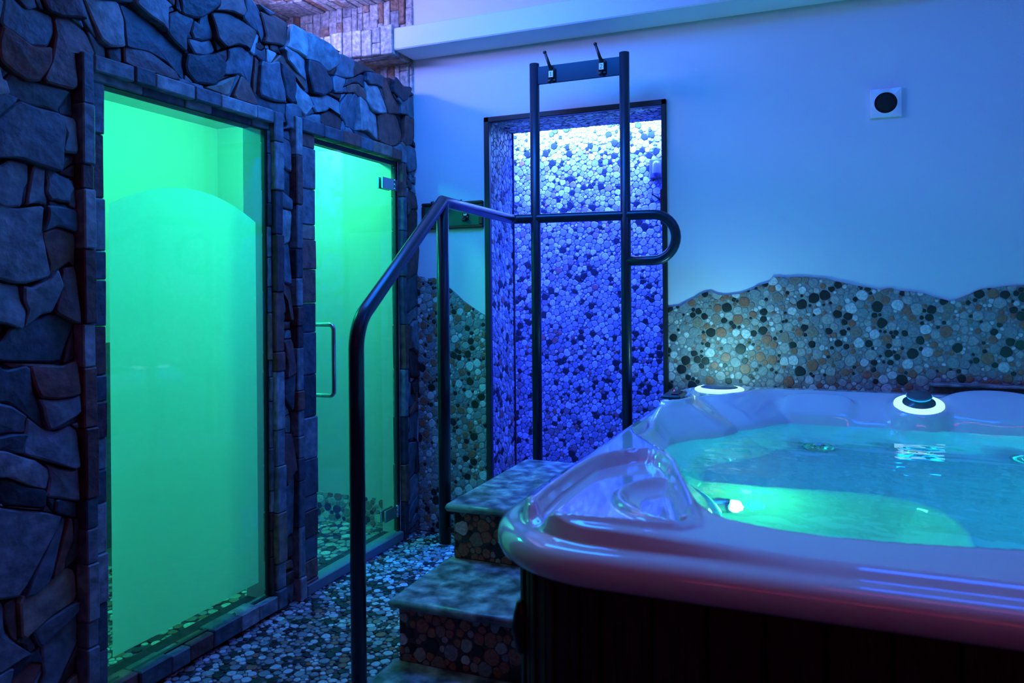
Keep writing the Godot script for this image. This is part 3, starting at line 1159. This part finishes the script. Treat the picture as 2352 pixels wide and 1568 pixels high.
func shell_y(p: Vector2) -> float:   # p = (x, z)
	var r := RIM
	# the rim dips along the front
	r -= 0.016 * sm(-0.40, 0.0, p.x) * sm(-1.75, -1.5, p.y)
	var d := sdf(crest, p)
	var y := r
	if d > -0.02:
		var e := maxf(0.0, d + 0.012)
		var back := sm(-2.7, -3.1, p.y)
		var width := lerpf(0.10, 0.20, back)
		# upper slope, then the steep wall to the bench
		y -= 0.115 * (1.0 - pow(1.0 - clampf(e / width, 0.0, 1.0), 1.6)) if back < 0.01 else 0.115 * pow(clampf(e / width, 0.0, 1.0), lerpf(1.0, 1.15, back))
		y -= 0.27 * sm(width * 0.8, width + 0.13, e)
	# foot well
	if d > 0.1:
		var w := sdf(well, p)
		y -= 0.30 * sm(-0.02, 0.10, w)
	# filter compartment tray in the near corner, with a raised border and a curved fold
	if d < 0.06 and p.x < 0.0 and p.y > -2.2:
		var f := sdf(filt, p)
		y += 0.011 * exp(-pow(f / 0.010, 2.0))
		y -= 0.026 * sm(0.006, 0.022, f) * (1.0 - sm(0.0, 0.05, d))
		var fold := absf(p.distance_to(Vector2(-0.245, -1.70)) - 0.195)
		if p.x < -0.27:
			y += 0.014 * exp(-pow(fold / 0.011, 2.0)) * sm(0.01, 0.04, f)
			y -= 0.014 * sm(0.0, 0.05, 0.195 - p.distance_to(Vector2(-0.245, -1.70))) * sm(0.01, 0.04, f)
	# molded headrests and the pads of the knobs on the back slope
	if p.y < -2.9:
		var h := Vector2((p.x + 0.055) / 0.15, (p.y + 3.40) / 0.075)
		var hh := pow(pow(absf(h.x), 4.0) + pow(absf(h.y), 3.0), 0.25)
		y += 0.020 * (1.0 - sm(0.82, 1.02, hh))
		var g := Vector2((p.x - 0.58) / 0.24, (p.y + 3.42) / 0.12)
		y += 0.030 * (1.0 - sm(0.70, 1.0, g.length()))
		var kn := p.distance_to(Vector2(0.315, -3.40)) / 0.10
		y = lerpf(y, 0.838 - 0.30 * (p.y + 3.40), 1.0 - sm(0.9, 1.3, kn))
		var cp := Vector2((p.x + 0.575) / 0.075, (p.y + 3.06) / 0.15).length()
		y += 0.016 * (1.0 - sm(0.85, 1.1, cp))
		y -= 0.010 * (1.0 - sm(0.70, 0.85, cp))
	return y

func spline(pts: Array, per := 5) -> PackedVector2Array:   # closed Catmull-Rom
	var out := PackedVector2Array()
	var n := pts.size()
	for i in n:
		var a: Vector2 = pts[(i + n - 1) % n]
		var b: Vector2 = pts[i]
		var c: Vector2 = pts[(i + 1) % n]
		var d: Vector2 = pts[(i + 2) % n]
		for k in per:
			out.append(b.cubic_interpolate(c, a, d, float(k) / per))
	return out

func perimeter(n: int, off: float) -> Array:   # rounded rectangle; [point, outward normal], off is outward
	var out := []
	var cs := [Vector2(X1 - RC, Z1 - RC), Vector2(X0 + RC, Z1 - RC), Vector2(X0 + RC, Z0 + RC), Vector2(X1 - RC, Z0 + RC)]
	# start on the right of the front edge and run towards -x, with more points on the near left corner
	var angs := [[PI / 2, PI / 2], [PI / 2, PI], [PI, PI * 1.5], [PI * 1.5, TAU], [0.0, PI / 2]]
	var seq := []
	seq.append([cs[0], PI / 2])
	for k in 1:
		pass
	var corner := func(c: Vector2, a0: float, a1: float, m: int):
		for i in m + 1:
			var a := lerpf(a0, a1, float(i) / m)
			seq.append([c, a])
	corner.call(cs[1], PI / 2, PI, 60)
	corner.call(cs[2], PI, PI * 1.5, 30)
	corner.call(cs[3], PI * 1.5, TAU, 14)
	corner.call(cs[0], TAU, TAU + PI / 2, 14)
	var pts := []
	for i in seq.size():
		var c: Vector2 = seq[i][0]
		var nn := Vector2(cos(seq[i][1]), sin(seq[i][1]))
		pts.append([c + nn * (RC + off), nn])
	for i in pts.size() - 1:
		var a: Array = pts[i]
		var b: Array = pts[i + 1]
		out.append(a)
		var l: float = a[0].distance_to(b[0])
		var m := int(l / 0.016)
		for k in range(1, m):
			out.append([a[0].lerp(b[0], float(k) / m), a[1]])
	return out

func hot_tub() -> void:
	var o := thing("hot_tub", "large square white acrylic hot tub with dark plank cabinet and glowing water", "hot tub", Vector3(0.4, 0, -2.47))
	var base := o.position
	crest = spline([Vector2(-0.50, -3.14), Vector2(-0.505, -2.98), Vector2(-0.57, -2.88), Vector2(-0.605, -2.72), Vector2(-0.60, -2.5), Vector2(-0.545, -2.32), Vector2(-0.46, -2.17), Vector2(-0.39, -2.05), Vector2(-0.335, -1.88), Vector2(-0.28, -1.69), Vector2(-0.225, -1.58), Vector2(-0.15, -1.535), Vector2(0.05, -1.525), Vector2(0.3, -1.56), Vector2(0.6, -1.60), Vector2(1.0, -1.56), Vector2(1.28, -1.7), Vector2(1.34, -2.0), Vector2(1.34, -3.1), Vector2(1.22, -3.44), Vector2(0.9, -3.5), Vector2(0.4, -3.5), Vector2(0.0, -3.5), Vector2(-0.22, -3.49), Vector2(-0.33, -3.38), Vector2(-0.41, -3.25)], 4)
	well = spline([Vector2(-0.43, -2.50), Vector2(-0.15, -2.52), Vector2(0.14, -2.52), Vector2(0.25, -2.46), Vector2(0.30, -2.32), Vector2(0.30, -1.95), Vector2(0.2, -1.78), Vector2(-0.05, -1.75), Vector2(-0.20, -1.85), Vector2(-0.28, -2.1), Vector2(-0.36, -2.35)], 3)
	filt = PackedVector2Array([Vector2(-0.55, -1.42), Vector2(-0.575, -1.50), Vector2(-0.575, -1.88), Vector2(-0.55, -1.96), Vector2(-0.50, -2.03), Vector2(-0.44, -2.05), Vector2(-0.38, -1.97), Vector2(-0.33, -1.80), Vector2(-0.27, -1.60), Vector2(-0.24, -1.47), Vector2(-0.28, -1.405), Vector2(-0.50, -1.395)])
	filt = chaikin(filt)
	# shell: rings from under the lip, over it and inwards to the middle
	var rim := perimeter(0, 0.0)
	var n := rim.size()
	var lip := [[-0.075, 0.768, 1], [-0.040, 0.764, 1], [-0.018, 0.767, 1], [-0.006, 0.776, 1], [0.0, 0.789, 1], [0.0, 0.800, 1], [-0.002, 0.809, 1], [-0.006, 0.817, 1], [-0.012, 0.824, 1], [-0.020, 0.829, 1], [-0.029, 0.8315, 1], [-0.038, 0.8325, 1], [-0.046, 0.835, 1], [-0.052, 0.839, 1], [-0.059, -0.0065, 0], [-0.068, -0.002, 0], [-0.078, 0.0, 0]]
	var rings := []
	for l in lip:
		var ring := PackedVector3Array()
		for q in rim:
			var p: Vector2 = q[0] + q[1] * l[0]
			var y: float = l[1]
			if l[2] == 0:
				y += shell_y(q[0] - q[1] * 0.078)
			ring.append(Vector3(p.x, y, p.y) - base)
		rings.append(ring)
	var mid := Vector2(0.4, -2.4)
	var steps_in := 210
	for k in range(1, steps_in + 1):
		var f := float(k) / steps_in
		var ring := PackedVector3Array()
		for q in rim:
			var p: Vector2 = (q[0] - q[1] * 0.078).lerp(mid, f * 0.985)
			ring.append(Vector3(p.x, shell_y(p), p.y) - base)
		rings.append(ring)
	# one ArrayMesh with shared vertices and smooth normals
	var v := PackedVector3Array()
	for r in rings:
		v.append_array(r)
	var idx := PackedInt32Array()
	for i in rings.size() - 1:
		for j in n:
			var j2 := (j + 1) % n
			var a := i * n + j
			var b := i * n + j2
			var c := (i + 1) * n + j2
			var d := (i + 1) * n + j
			idx.append_array([a, b, c, a, c, d])
	v.append(Vector3(mid.x, shell_y(mid), mid.y) - base)
	var last := (rings.size() - 1) * n
	for j in n:
		idx.append_array([last + j, last + (j + 1) % n, v.size() - 1])
	var nor := PackedVector3Array()
	nor.resize(v.size())
	for t in range(0, idx.size(), 3):
		var fn := (v[idx[t + 2]] - v[idx[t]]).cross(v[idx[t + 1]] - v[idx[t]])
		nor[idx[t]] += fn
		nor[idx[t + 1]] += fn
		nor[idx[t + 2]] += fn
	for i in nor.size():
		nor[i] = nor[i].normalized()
	if nor[nor.size() - 1].y < 0:
		for i in nor.size():
			nor[i] = -nor[i]
		for t in range(0, idx.size(), 3):
			var s := idx[t + 1]
			idx[t + 1] = idx[t + 2]
			idx[t + 2] = s
	var arr := []
	arr.resize(Mesh.ARRAY_MAX)
	arr[Mesh.ARRAY_VERTEX] = v
	arr[Mesh.ARRAY_NORMAL] = nor
	arr[Mesh.ARRAY_INDEX] = idx
	var am := ArrayMesh.new()
	am.add_surface_from_arrays(Mesh.PRIMITIVE_TRIANGLES, arr)
	var shell := MeshInstance3D.new()
	shell.name = "shell"
	shell.mesh = am
	shell.material_override = M.acrylic
	o.add_child(shell)
	tub_cabinet(o, base)
	tub_fittings(o, base)
	tub_water(base)

func tub_cabinet(o: Node3D, base: Vector3) -> void:
	var inset := 0.055
	# planks along the front and the left, a moulded post on the corner
	var top := 0.752
	var x := X0 + RC
	while x < X1 - RC:
		bx("plank", Vector3(x + 0.048, top / 2 + 0.02, Z1 - inset - 0.012) - base, Vector3(0.092, top - 0.04, 0.022), M.plank, o, 0.004)
		x += 0.096
	var z := Z1 - RC
	while z > Z0 + RC:
		bx("plank", Vector3(X0 + inset + 0.012, top / 2 + 0.02, z - 0.048) - base, Vector3(0.022, top - 0.04, 0.092), M.plank, o, 0.004)
		z -= 0.096
	var st := begin()
	var c := Vector2(X0 + RC, Z1 - RC)
	var m := 18
	for i in m:
		var a0 := lerpf(PI / 2, PI, float(i) / m)
		var a1 := lerpf(PI / 2, PI, (i + 1.0) / m)
		var r := RC - inset - (0.006 if i % 3 == 1 else 0.0)
		var am := (a0 + a1) / 2
		var p := c + Vector2(cos(am), sin(am)) * r
		box(st, Vector3(p.x, top / 2 + 0.01, p.y) - base, Vector3(0.018, top - 0.02, r * (a1 - a0) * 1.02), 0.003, Basis(Vector3.UP, -am))
	commit("corner_post", st, M.plank, o)
	var core := begin()
	# dark base frame behind the planks
	for b in [[Vector3(X0 + RC, 0.0, Z1 - inset - 0.05), Vector3(X1 - RC, top, Z1 - inset - 0.02)], [Vector3(X0 + inset + 0.02, 0.0, Z0 + RC), Vector3(X0 + inset + 0.05, top, Z1 - RC)], [Vector3(X0 + 0.3, 0.0, Z0 + 0.08), Vector3(X1 - 0.1, top, Z0 + 0.11)], [Vector3(X1 - 0.11, 0.0, Z0 + 0.1), Vector3(X1 - 0.08, top, Z1 - RC)]]:
		box(core, (b[0] + b[1]) / 2.0 - base, b[1] - b[0], 0.0)
	commit("base_frame", core, M.black, o)
	# cover latch on the corner
	var l := begin(true)
	var prof := [[0.0, -0.055], [0.010, -0.05], [0.016, -0.025], [0.020, 0.0], [0.016, 0.025], [0.010, 0.05], [0.0, 0.055]]
	lathe(l, prof, Transform3D(Basis(), Vector3(X0 + 0.085, 0.625, Z1 - 0.135) - base), 16)
	var latch := commit("cover_latch", l, M.black, o)
	latch.set_meta("label", "black cover latch on the cabinet corner")

func glow(c: Color, e: float) -> StandardMaterial3D:
	var m := mat(c8(230, 240, 240), 0.3)
	m.emission_enabled = true
	m.emission = c
	m.emission_energy_multiplier = e
	return m

func tub_fittings(o: Node3D, base: Vector3) -> void:
	# two valve knobs in glowing rings
	var k := 0
	for p in [Vector3(-0.45, 0.868, -3.42), Vector3(0.315, 0.842, -3.40)]:
		var lean := Transform3D(Basis(Vector3.RIGHT, deg_to_rad([0.0, 17.0][k])), p - base)
		var ring := begin(true)
		if k == 0:
			lathe(ring, [[0.074, 0.000], [0.078, 0.006], [0.094, 0.006], [0.103, 0.001], [0.104, -0.006]], lean, 40)
		else:
			lathe(ring, [[0.056, 0.000], [0.060, 0.006], [0.080, 0.006], [0.089, 0.001], [0.090, -0.006]], lean, 40)
		commit("light_ring", ring, glow(Color(0.72, 1.0, 0.97), 1.15), o)
		var knob := begin(true)
		if k == 0:
			lathe(knob, [[0.077, 0.0], [0.078, 0.007], [0.070, 0.010], [0.0, 0.012]], lean, 36)
		else:
			lathe(knob, [[0.060, 0.0], [0.058, 0.010], [0.032, 0.014], [0.030, 0.022], [0.042, 0.027], [0.047, 0.034], [0.043, 0.039], [0.0, 0.043]], lean, 36)
		commit("valve_knob", knob, mat(c8(90, 100, 106), 0.25), o)
		patch(o, Transform3D(lean.basis * Basis(Vector3.RIGHT, PI / 2 + deg_to_rad([-22.0, 0.0][k])), lean * Vector3(0, 0.02, 0)), Vector2(0.16, 0.16), [Vector3(0.075, 0.26, 0.28), Vector3(0.0, 0.02, 0.06)][k])
		k += 1
	# control panel sunk in the moulded pad of the back corner
	var cp := begin()
	box(cp, Vector3(-0.575, 0.882, -3.06) - base, Vector3(0.075, 0.014, 0.16), 0.005)
	commit("control_panel", cp, mat(c8(40, 44, 60), 0.3), o)
	for dz in [-0.04, 0.0, 0.04]:
		bx("button", Vector3(-0.565, 0.891, -3.06 + dz) - base, Vector3(0.028, 0.006, 0.022), M.black, o, 0.002)
	for dx in [-0.012, 0.018]:
		bx("indicator_led", Vector3(-0.575 + dx, 0.892, -3.115) - base, Vector3(0.004, 0.004, 0.004), glow(Color(1.0, 0.1, 0.8), 1.5), o, 0.001)
	# small release knob at the tray
	var kb := begin(true)
	lathe(kb, [[0.010, -0.01], [0.013, 0.012], [0.016, 0.020], [0.013, 0.028], [0.0, 0.031]], Transform3D(Basis(), Vector3(-0.262, 0.835, -1.50) - base), 18)
	commit("release_knob", kb, M.acrylic, o)
	# jets under water
	for p in [[Vector3(-0.05, 0.53, -3.11), 0.055], [Vector3(0.29, 0.54, -3.115), 0.05], [Vector3(-0.2, 0.62, -3.30), 0.035], [Vector3(0.62, 0.54, -3.11), 0.055]]:
		var j := begin(true)
		var r: float = p[1]
		var T := Transform3D(Basis(Vector3.RIGHT, deg_to_rad(62)), p[0] - base)
		lathe(j, [[r, -0.01], [r, 0.006], [r * 0.85, 0.012], [r * 0.7, 0.004], [r * 0.55, 0.004], [r * 0.45, 0.014], [r * 0.25, 0.014], [r * 0.2, 0.004], [0.0, 0.004]], T, 28)
		commit("jet", j, M.chrome, o)
	# underwater lamp on the side of the foot well
	var lp := Vector3(-0.285, 0.42, -2.36)
	var T := Transform3D(Basis(Vector3.BACK, deg_to_rad(-78)), lp - base)
	var body := begin(true)
	lathe(body, [[0.046, -0.05], [0.050, 0.0], [0.048, 0.012], [0.040, 0.016], [0.036, 0.010]], T, 32)
	commit("lamp_body", body, M.chrome, o)
	var lens := begin(true)
	lathe(lens, [[0.038, 0.008], [0.036, 0.022], [0.026, 0.034], [0.012, 0.040], [0.0, 0.042]], T, 28)
	commit("lamp_lens", lens, glow(Color(0.75, 1.0, 0.9), 6.0), o)
	bulb(o, T * Vector3(0, 0.075, 0), Vector3(0.0, 0.042, 0.012), 0.03)
	# a bluer lamp in the far seat, outside the frame
	var q := Vector3(1.05, 0.55, -2.35)
	var T2 := Transform3D(Basis(Vector3.BACK, deg_to_rad(85)), q - base)
	var lens2 := begin(true)
	lathe(lens2, [[0.038, 0.0], [0.036, 0.022], [0.026, 0.034], [0.012, 0.040], [0.0, 0.042]], T2, 20)
	commit("lamp_lens", lens2, glow(Color(0.1, 0.7, 1.0), 3.0), o)
	bulb(o, T2 * Vector3(0, 0.075, 0), Vector3(0.0, 0.26, 0.29), 0.03)

func tub_water(base: Vector3) -> void:
	var n1 := FastNoiseLite.new()
	n1.seed = 21
	n1.frequency = 2.2
	n1.fractal_octaves = 2
	var edge := Geometry2D.offset_polygon(crest, -0.02)[0]
	var lo := Vector2(-0.64, -3.52)
	var hi := Vector2(1.38, -1.5)
	var step := 0.02
	var nx := int((hi.x - lo.x) / step)
	var nz := int((hi.y - lo.y) / step)
	var v := PackedVector3Array()
	var nor := PackedVector3Array()
	var on := PackedByteArray()
	var hgt := func(x: float, z: float) -> float:
		return WATER + 0.0028 * n1.get_noise_2d(x, z * 1.7) + 0.0008 * n1.get_noise_2d(x * 4.0 + 9.0, z * 6.0)
	for j in nz + 1:
		for i in nx + 1:
			var p := lo + Vector2(i, j) * step
			v.append(Vector3(p.x, hgt.call(p.x, p.y), p.y) - base)
			var gx: float = (hgt.call(p.x + 0.004, p.y) - hgt.call(p.x - 0.004, p.y)) / 0.008
			var gz: float = (hgt.call(p.x, p.y + 0.004) - hgt.call(p.x, p.y - 0.004)) / 0.008
			nor.append(Vector3(-gx, 1, -gz).normalized())
			on.append(1 if shell_y(p) < WATER + 0.035 and Geometry2D.is_point_in_polygon(p, crest) else 0)
	var idx := PackedInt32Array()
	for j in nz:
		for i in nx:
			var a := j * (nx + 1) + i
			if on[a] + on[a + 1] + on[a + nx + 1] + on[a + nx + 2] < 4:
				continue
			idx.append_array([a, a + 1, a + nx + 2, a, a + nx + 2, a + nx + 1])
	var arr := []
	arr.resize(Mesh.ARRAY_MAX)
	arr[Mesh.ARRAY_VERTEX] = v
	arr[Mesh.ARRAY_NORMAL] = nor
	arr[Mesh.ARRAY_INDEX] = idx
	var am := ArrayMesh.new()
	am.add_surface_from_arrays(Mesh.PRIMITIVE_TRIANGLES, arr)
	var w := MeshInstance3D.new()
	w.name = "water"
	w.mesh = am
	w.material_override = M.water
	w.position = base
	w.set_meta("label", "clear turquoise lit water filling the hot tub")
	w.set_meta("category", "water")
	w.set_meta("kind", "stuff")
	add_child(w)

# ---------------------------------------------------------------- handrail
func handrail() -> void:
	var base := Vector3(-1.26, 0, -1.87)
	var o := thing("handrail", "dark tubular metal handrail with tall gate frame and looped end beside the steps", "handrail", base)
	var r := 0.0225
	var foot := Vector3(-1.26, 0.0, -1.87)
	var bend := Vector3(-1.26, 1.205, -1.87)
	var apex := Vector3(-1.36, 1.640, -2.60)
	var corner := Vector3(-1.428, 1.645, -3.46)
	var zc := -3.46
	var st := begin(true)
	var pts := PackedVector3Array([foot])
	pts.append_array(arc(foot, bend, apex, 0.13, 10))
	pts.append(apex)
	# mitred joint at the apex, then the level rail to the corner
	var ext := (corner - apex).normalized()
	pts.append(apex + ext * 0.06)
	pts.append(corner - ext * 0.05)
	tube(st, offset(pts, base), r, 22)
	commit("sloping_rail", st, M.rail, o)
	var s2 := begin(true)
	var p3 := Vector3(-1.307, 0, zc)
	var p4 := Vector3(-0.867, 0, zc)
	var path := PackedVector3Array([corner - ext * 0.052])
	path.append_array(arc(corner - ext * 0.06, corner, corner + Vector3(0.2, 0, 0), 0.03, 5))
	var a := Vector3(-0.742, 1.638, zc)
	path.append(a)
	for i in range(1, 17):
		var t := PI / 2 - PI * i / 16.0
		path.append(Vector3(-0.742 + 0.104 * cos(t), 1.534 + 0.104 * sin(t), zc))
	path.append(Vector3(-0.866, 1.430, zc))
	tube(s2, offset(path, base), r, 22)
	commit("looped_rail", s2, M.rail, o)
	var posts := [[Vector3(-1.36, 0.345, -2.60), Vector3(-1.36, 1.63, -2.60)], [p3 + Vector3(0, 0, 0), p3 + Vector3(0, 2.385, 0)], [p4, p4 + Vector3(0, 2.385, 0)]]
	for p in posts:
		var s := begin(true)
		tube(s, offset(PackedVector3Array([p[0], p[1]]), base), r * 1.04, 22)
		commit("post", s, M.rail, o)
	for y in [0.40, 0.47]:
		bx("side_bracket", Vector3(-1.32, y, -2.60) - base, Vector3(0.075, 0.02, 0.03), M.rail, o, 0.003)
	bx("top_plate", Vector3(-1.087, 2.325, zc + 0.004) - base, Vector3(0.42, 0.085, 0.010), M.rail, o, 0.002)
	# numbered robe hooks on the plate
	for k in 2:
		hook(["robe_hook", "robe_hook"][k], ["dark robe hook tagged one, left on the handrail's top plate", "dark robe hook tagged two, right on the handrail's top plate"][k], [Vector3(-1.214, 2.318, zc + 0.010), Vector3(-0.968, 2.325, zc + 0.010)][k], str(k + 1))

func offset(pts: PackedVector3Array, base: Vector3) -> PackedVector3Array:
	var out := PackedVector3Array()
	for p in pts:
		out.append(p - base)
	return out

func hook_parts(o: Node3D, at: Vector3, number: String) -> void:
	bx("back_plate", at + Vector3(0, 0, 0.004), Vector3(0.040, 0.062, 0.008), M.black, o, 0.003)
	var b := begin()
	box(b, at + Vector3(0, 0.004, 0.012), Vector3(0.030, 0.042, 0.010), 0.003)
	commit("tag_holder", b, M.black, o)
	var t := bx("number_tag", at + Vector3(0, 0.002, 0.0175), Vector3(0.022, 0.030, 0.002), M.tag, o, 0.0005)
	var tm := TextMesh.new()
	var f := SystemFont.new()
	f.font_names = PackedStringArray(["Droid Serif"])
	tm.font = f
	tm.text = number
	tm.font_size = 24
	tm.pixel_size = 0.0011
	tm.depth = 0.0006
	var d := MeshInstance3D.new()
	d.name = "digit"
	d.mesh = tm
	d.material_override = M.black
	d.position = Vector3(0, 0, 0.0012)
	t.add_child(d, true)
	var st := begin(true)
	tube(st, PackedVector3Array([at + Vector3(0.002, 0.024, 0.012), at + Vector3(-0.006, 0.045, 0.022), at + Vector3(-0.020, 0.098, 0.040)]), 0.009, 14, true, 0.006)
	lathe(st, [[0.0, -0.008], [0.007, -0.005], [0.009, 0.0], [0.007, 0.006], [0.0, 0.009]], Transform3D(Basis(), at + Vector3(-0.021, 0.100, 0.040)), 14)
	commit("peg", st, M.black, o)
	var k := begin(true)
	tube(k, PackedVector3Array([at + Vector3(0, -0.018, 0.008), at + Vector3(0, -0.030, 0.022)]), 0.006, 12)
	lathe(k, [[0.0, -0.013], [0.009, -0.009], [0.013, 0.0], [0.009, 0.009], [0.0, 0.013]], Transform3D(Basis(), at + Vector3(0, -0.034, 0.026)), 16)
	commit("knob", k, M.black, o)

func hook(called: String, label: String, at: Vector3, number: String) -> void:
	var o := thing(called, label, "hook", at, "robe hooks on the handrail plate")
	hook_parts(o, Vector3.ZERO, number)

# ---------------------------------------------------------------- small things
func small_things() -> void:
	# square ventilation plate with a round dark grille
	var at := Vector3(0.224, 2.093, ZB)
	var v := thing("wall_vent", "square white plate with round dark grille high on the back wall", "vent", at)
	var st := begin()
	var n := 40
	var outer := PackedVector3Array()
	var inner := PackedVector3Array()
	for i in n:
		var a := TAU * i / n
		var d := Vector3(cos(a), sin(a), 0)
		var s := 0.061 / maxf(absf(d.x), absf(d.y))
		outer.append(d * s + Vector3(0, 0, 0.012))
		inner.append(d * 0.045 + Vector3(0, 0, 0.016))
	for i in n:
		var j := (i + 1) % n
		quad(st, inner[i], outer[i], outer[j], inner[j])
		quad(st, Vector3(outer[i].x, outer[i].y, 0), Vector3(outer[j].x, outer[j].y, 0), outer[j], outer[i])
		quad(st, inner[j], inner[j] - Vector3(0, 0, 0.012), inner[i] - Vector3(0, 0, 0.012), inner[i])
	commit("plate", st, M.white_plastic, v)
	var g := begin(true)
	lathe(g, [[0.046, 0.006], [0.044, 0.012], [0.03, 0.014], [0.0, 0.015]], Transform3D(Basis(Vector3.RIGHT, PI / 2), Vector3.ZERO), 32)
	commit("grille", g, M.dark_hole, v)
	# framed board with two numbered hooks, left of the niche
	var hb := Vector3(-1.866, 1.704, ZB)
	var b := thing("hook_board", "wood framed dark green board with numbered hooks on the wall behind the handrail", "hook board", hb)
	var w := 0.364
	var h := 0.142
	bx("panel", Vector3(0, 0, 0.008), Vector3(w - 0.02, h - 0.02, 0.012), M.plaque, b, 0.001)
	for s in [-1.0, 1.0]:
		bx("frame_rail", Vector3(0, s * (h / 2 - 0.008), 0.011), Vector3(w, 0.016, 0.022), M.wood, b, 0.004)
		bx("frame_stile", Vector3(s * (w / 2 - 0.011), 0, 0.011), Vector3(0.022, h - 0.034, 0.022), M.wood, b, 0.004)
	for k in 2:
		var hk := Node3D.new()
		hk.name = numbered("hook", b)
		b.add_child(hk, true)
		small_hook(hk, Vector3([-0.085, 0.082][k], -0.008, 0.014))
	# wall sensor in the niche
	var sn := thing("wall_sensor", "small white rounded wall sensor on the blue pebble wall", "sensor", Vector3(-0.985, 2.04, -4.745))
	bx("mounting_plate", Vector3(0, 0, 0.020), Vector3(0.085, 0.120, 0.040), M.sensor, sn, 0.006)
	var dm := begin(true)
	var prof := [[0.028, -0.03], [0.028, 0.022], [0.024, 0.038], [0.014, 0.047], [0.0, 0.050]]
	lathe(dm, prof, Transform3D(Basis(), Vector3(0.004, 0.0, 0.045)), 24)
	commit("dome", dm, M.sensor, sn)
	var ey := begin(true)
	lathe(ey, [[0.0, -0.024], [0.014, -0.020], [0.024, -0.008], [0.028, 0.004]], Transform3D(Basis(), Vector3(0.004, -0.034, 0.045)), 24)
	commit("lens_cap", ey, M.sensor, sn)
	# hook rail on the right reveal of the niche, seen edge on
	var hr := thing("hook_rail", "dark wooden hook rail on the right side of the shower niche", "hook rail", Vector3(-0.747, 1.70, -3.80))
	bx("board", Vector3(-0.006, 0, 0), Vector3(0.018, 0.17, 0.15), M.wood, hr, 0.003)
	var p1 := begin(true)
	tube(p1, PackedVector3Array([Vector3(-0.014, 0.03, 0.02), Vector3(-0.035, 0.048, 0.02), Vector3(-0.062, 0.068, 0.02)]), 0.005, 12, true, 0.0035)
	lathe(p1, [[0.0, -0.006], [0.006, 0.0], [0.0, 0.006]], Transform3D(Basis(), Vector3(-0.064, 0.069, 0.02)), 12)
	commit("peg", p1, M.black, hr)
	var p2 := begin(true)
	tube(p2, PackedVector3Array([Vector3(-0.014, -0.045, 0.02), Vector3(-0.028, -0.046, 0.02), Vector3(-0.036, -0.034, 0.02)]), 0.004, 12)
	commit("lower_hook", p2, M.black, hr)

func small_hook(o: Node3D, at: Vector3) -> void:
	var st := begin(true)
	box(st, at + Vector3(0, 0.002, 0.004), Vector3(0.034, 0.040, 0.008), 0.003)
	tube(st, PackedVector3Array([at + Vector3(0, 0.015, 0.008), at + Vector3(-0.004, 0.05, 0.03), at + Vector3(-0.012, 0.082, 0.042)]), 0.007, 12, true, 0.009)
	lathe(st, [[0.0, -0.012], [0.010, -0.007], [0.013, 0.0], [0.010, 0.008], [0.0, 0.012]], Transform3D(Basis(), at + Vector3(0.0, -0.022, 0.022)), 14)
	tube(st, PackedVector3Array([at + Vector3(0, -0.012, 0.006), at + Vector3(0, -0.022, 0.022)]), 0.005, 10)
	commit("hook_body", st, M.black, o)
	bx("number_tag", at + Vector3(0, 0.010, 0.009), Vector3(0.018, 0.014, 0.002), M.tag, o, 0.0005)
	for s in [-1.0, 1.0]:
		var sc := begin(true)
		lathe(sc, [[0.0036, 0.0], [0.003, 0.002], [0.0, 0.0028]], Transform3D(Basis(Vector3.RIGHT, PI / 2), at + Vector3(s * 0.013, -0.006, 0.008)), 10)
		commit("screw", sc, M.chrome, o)
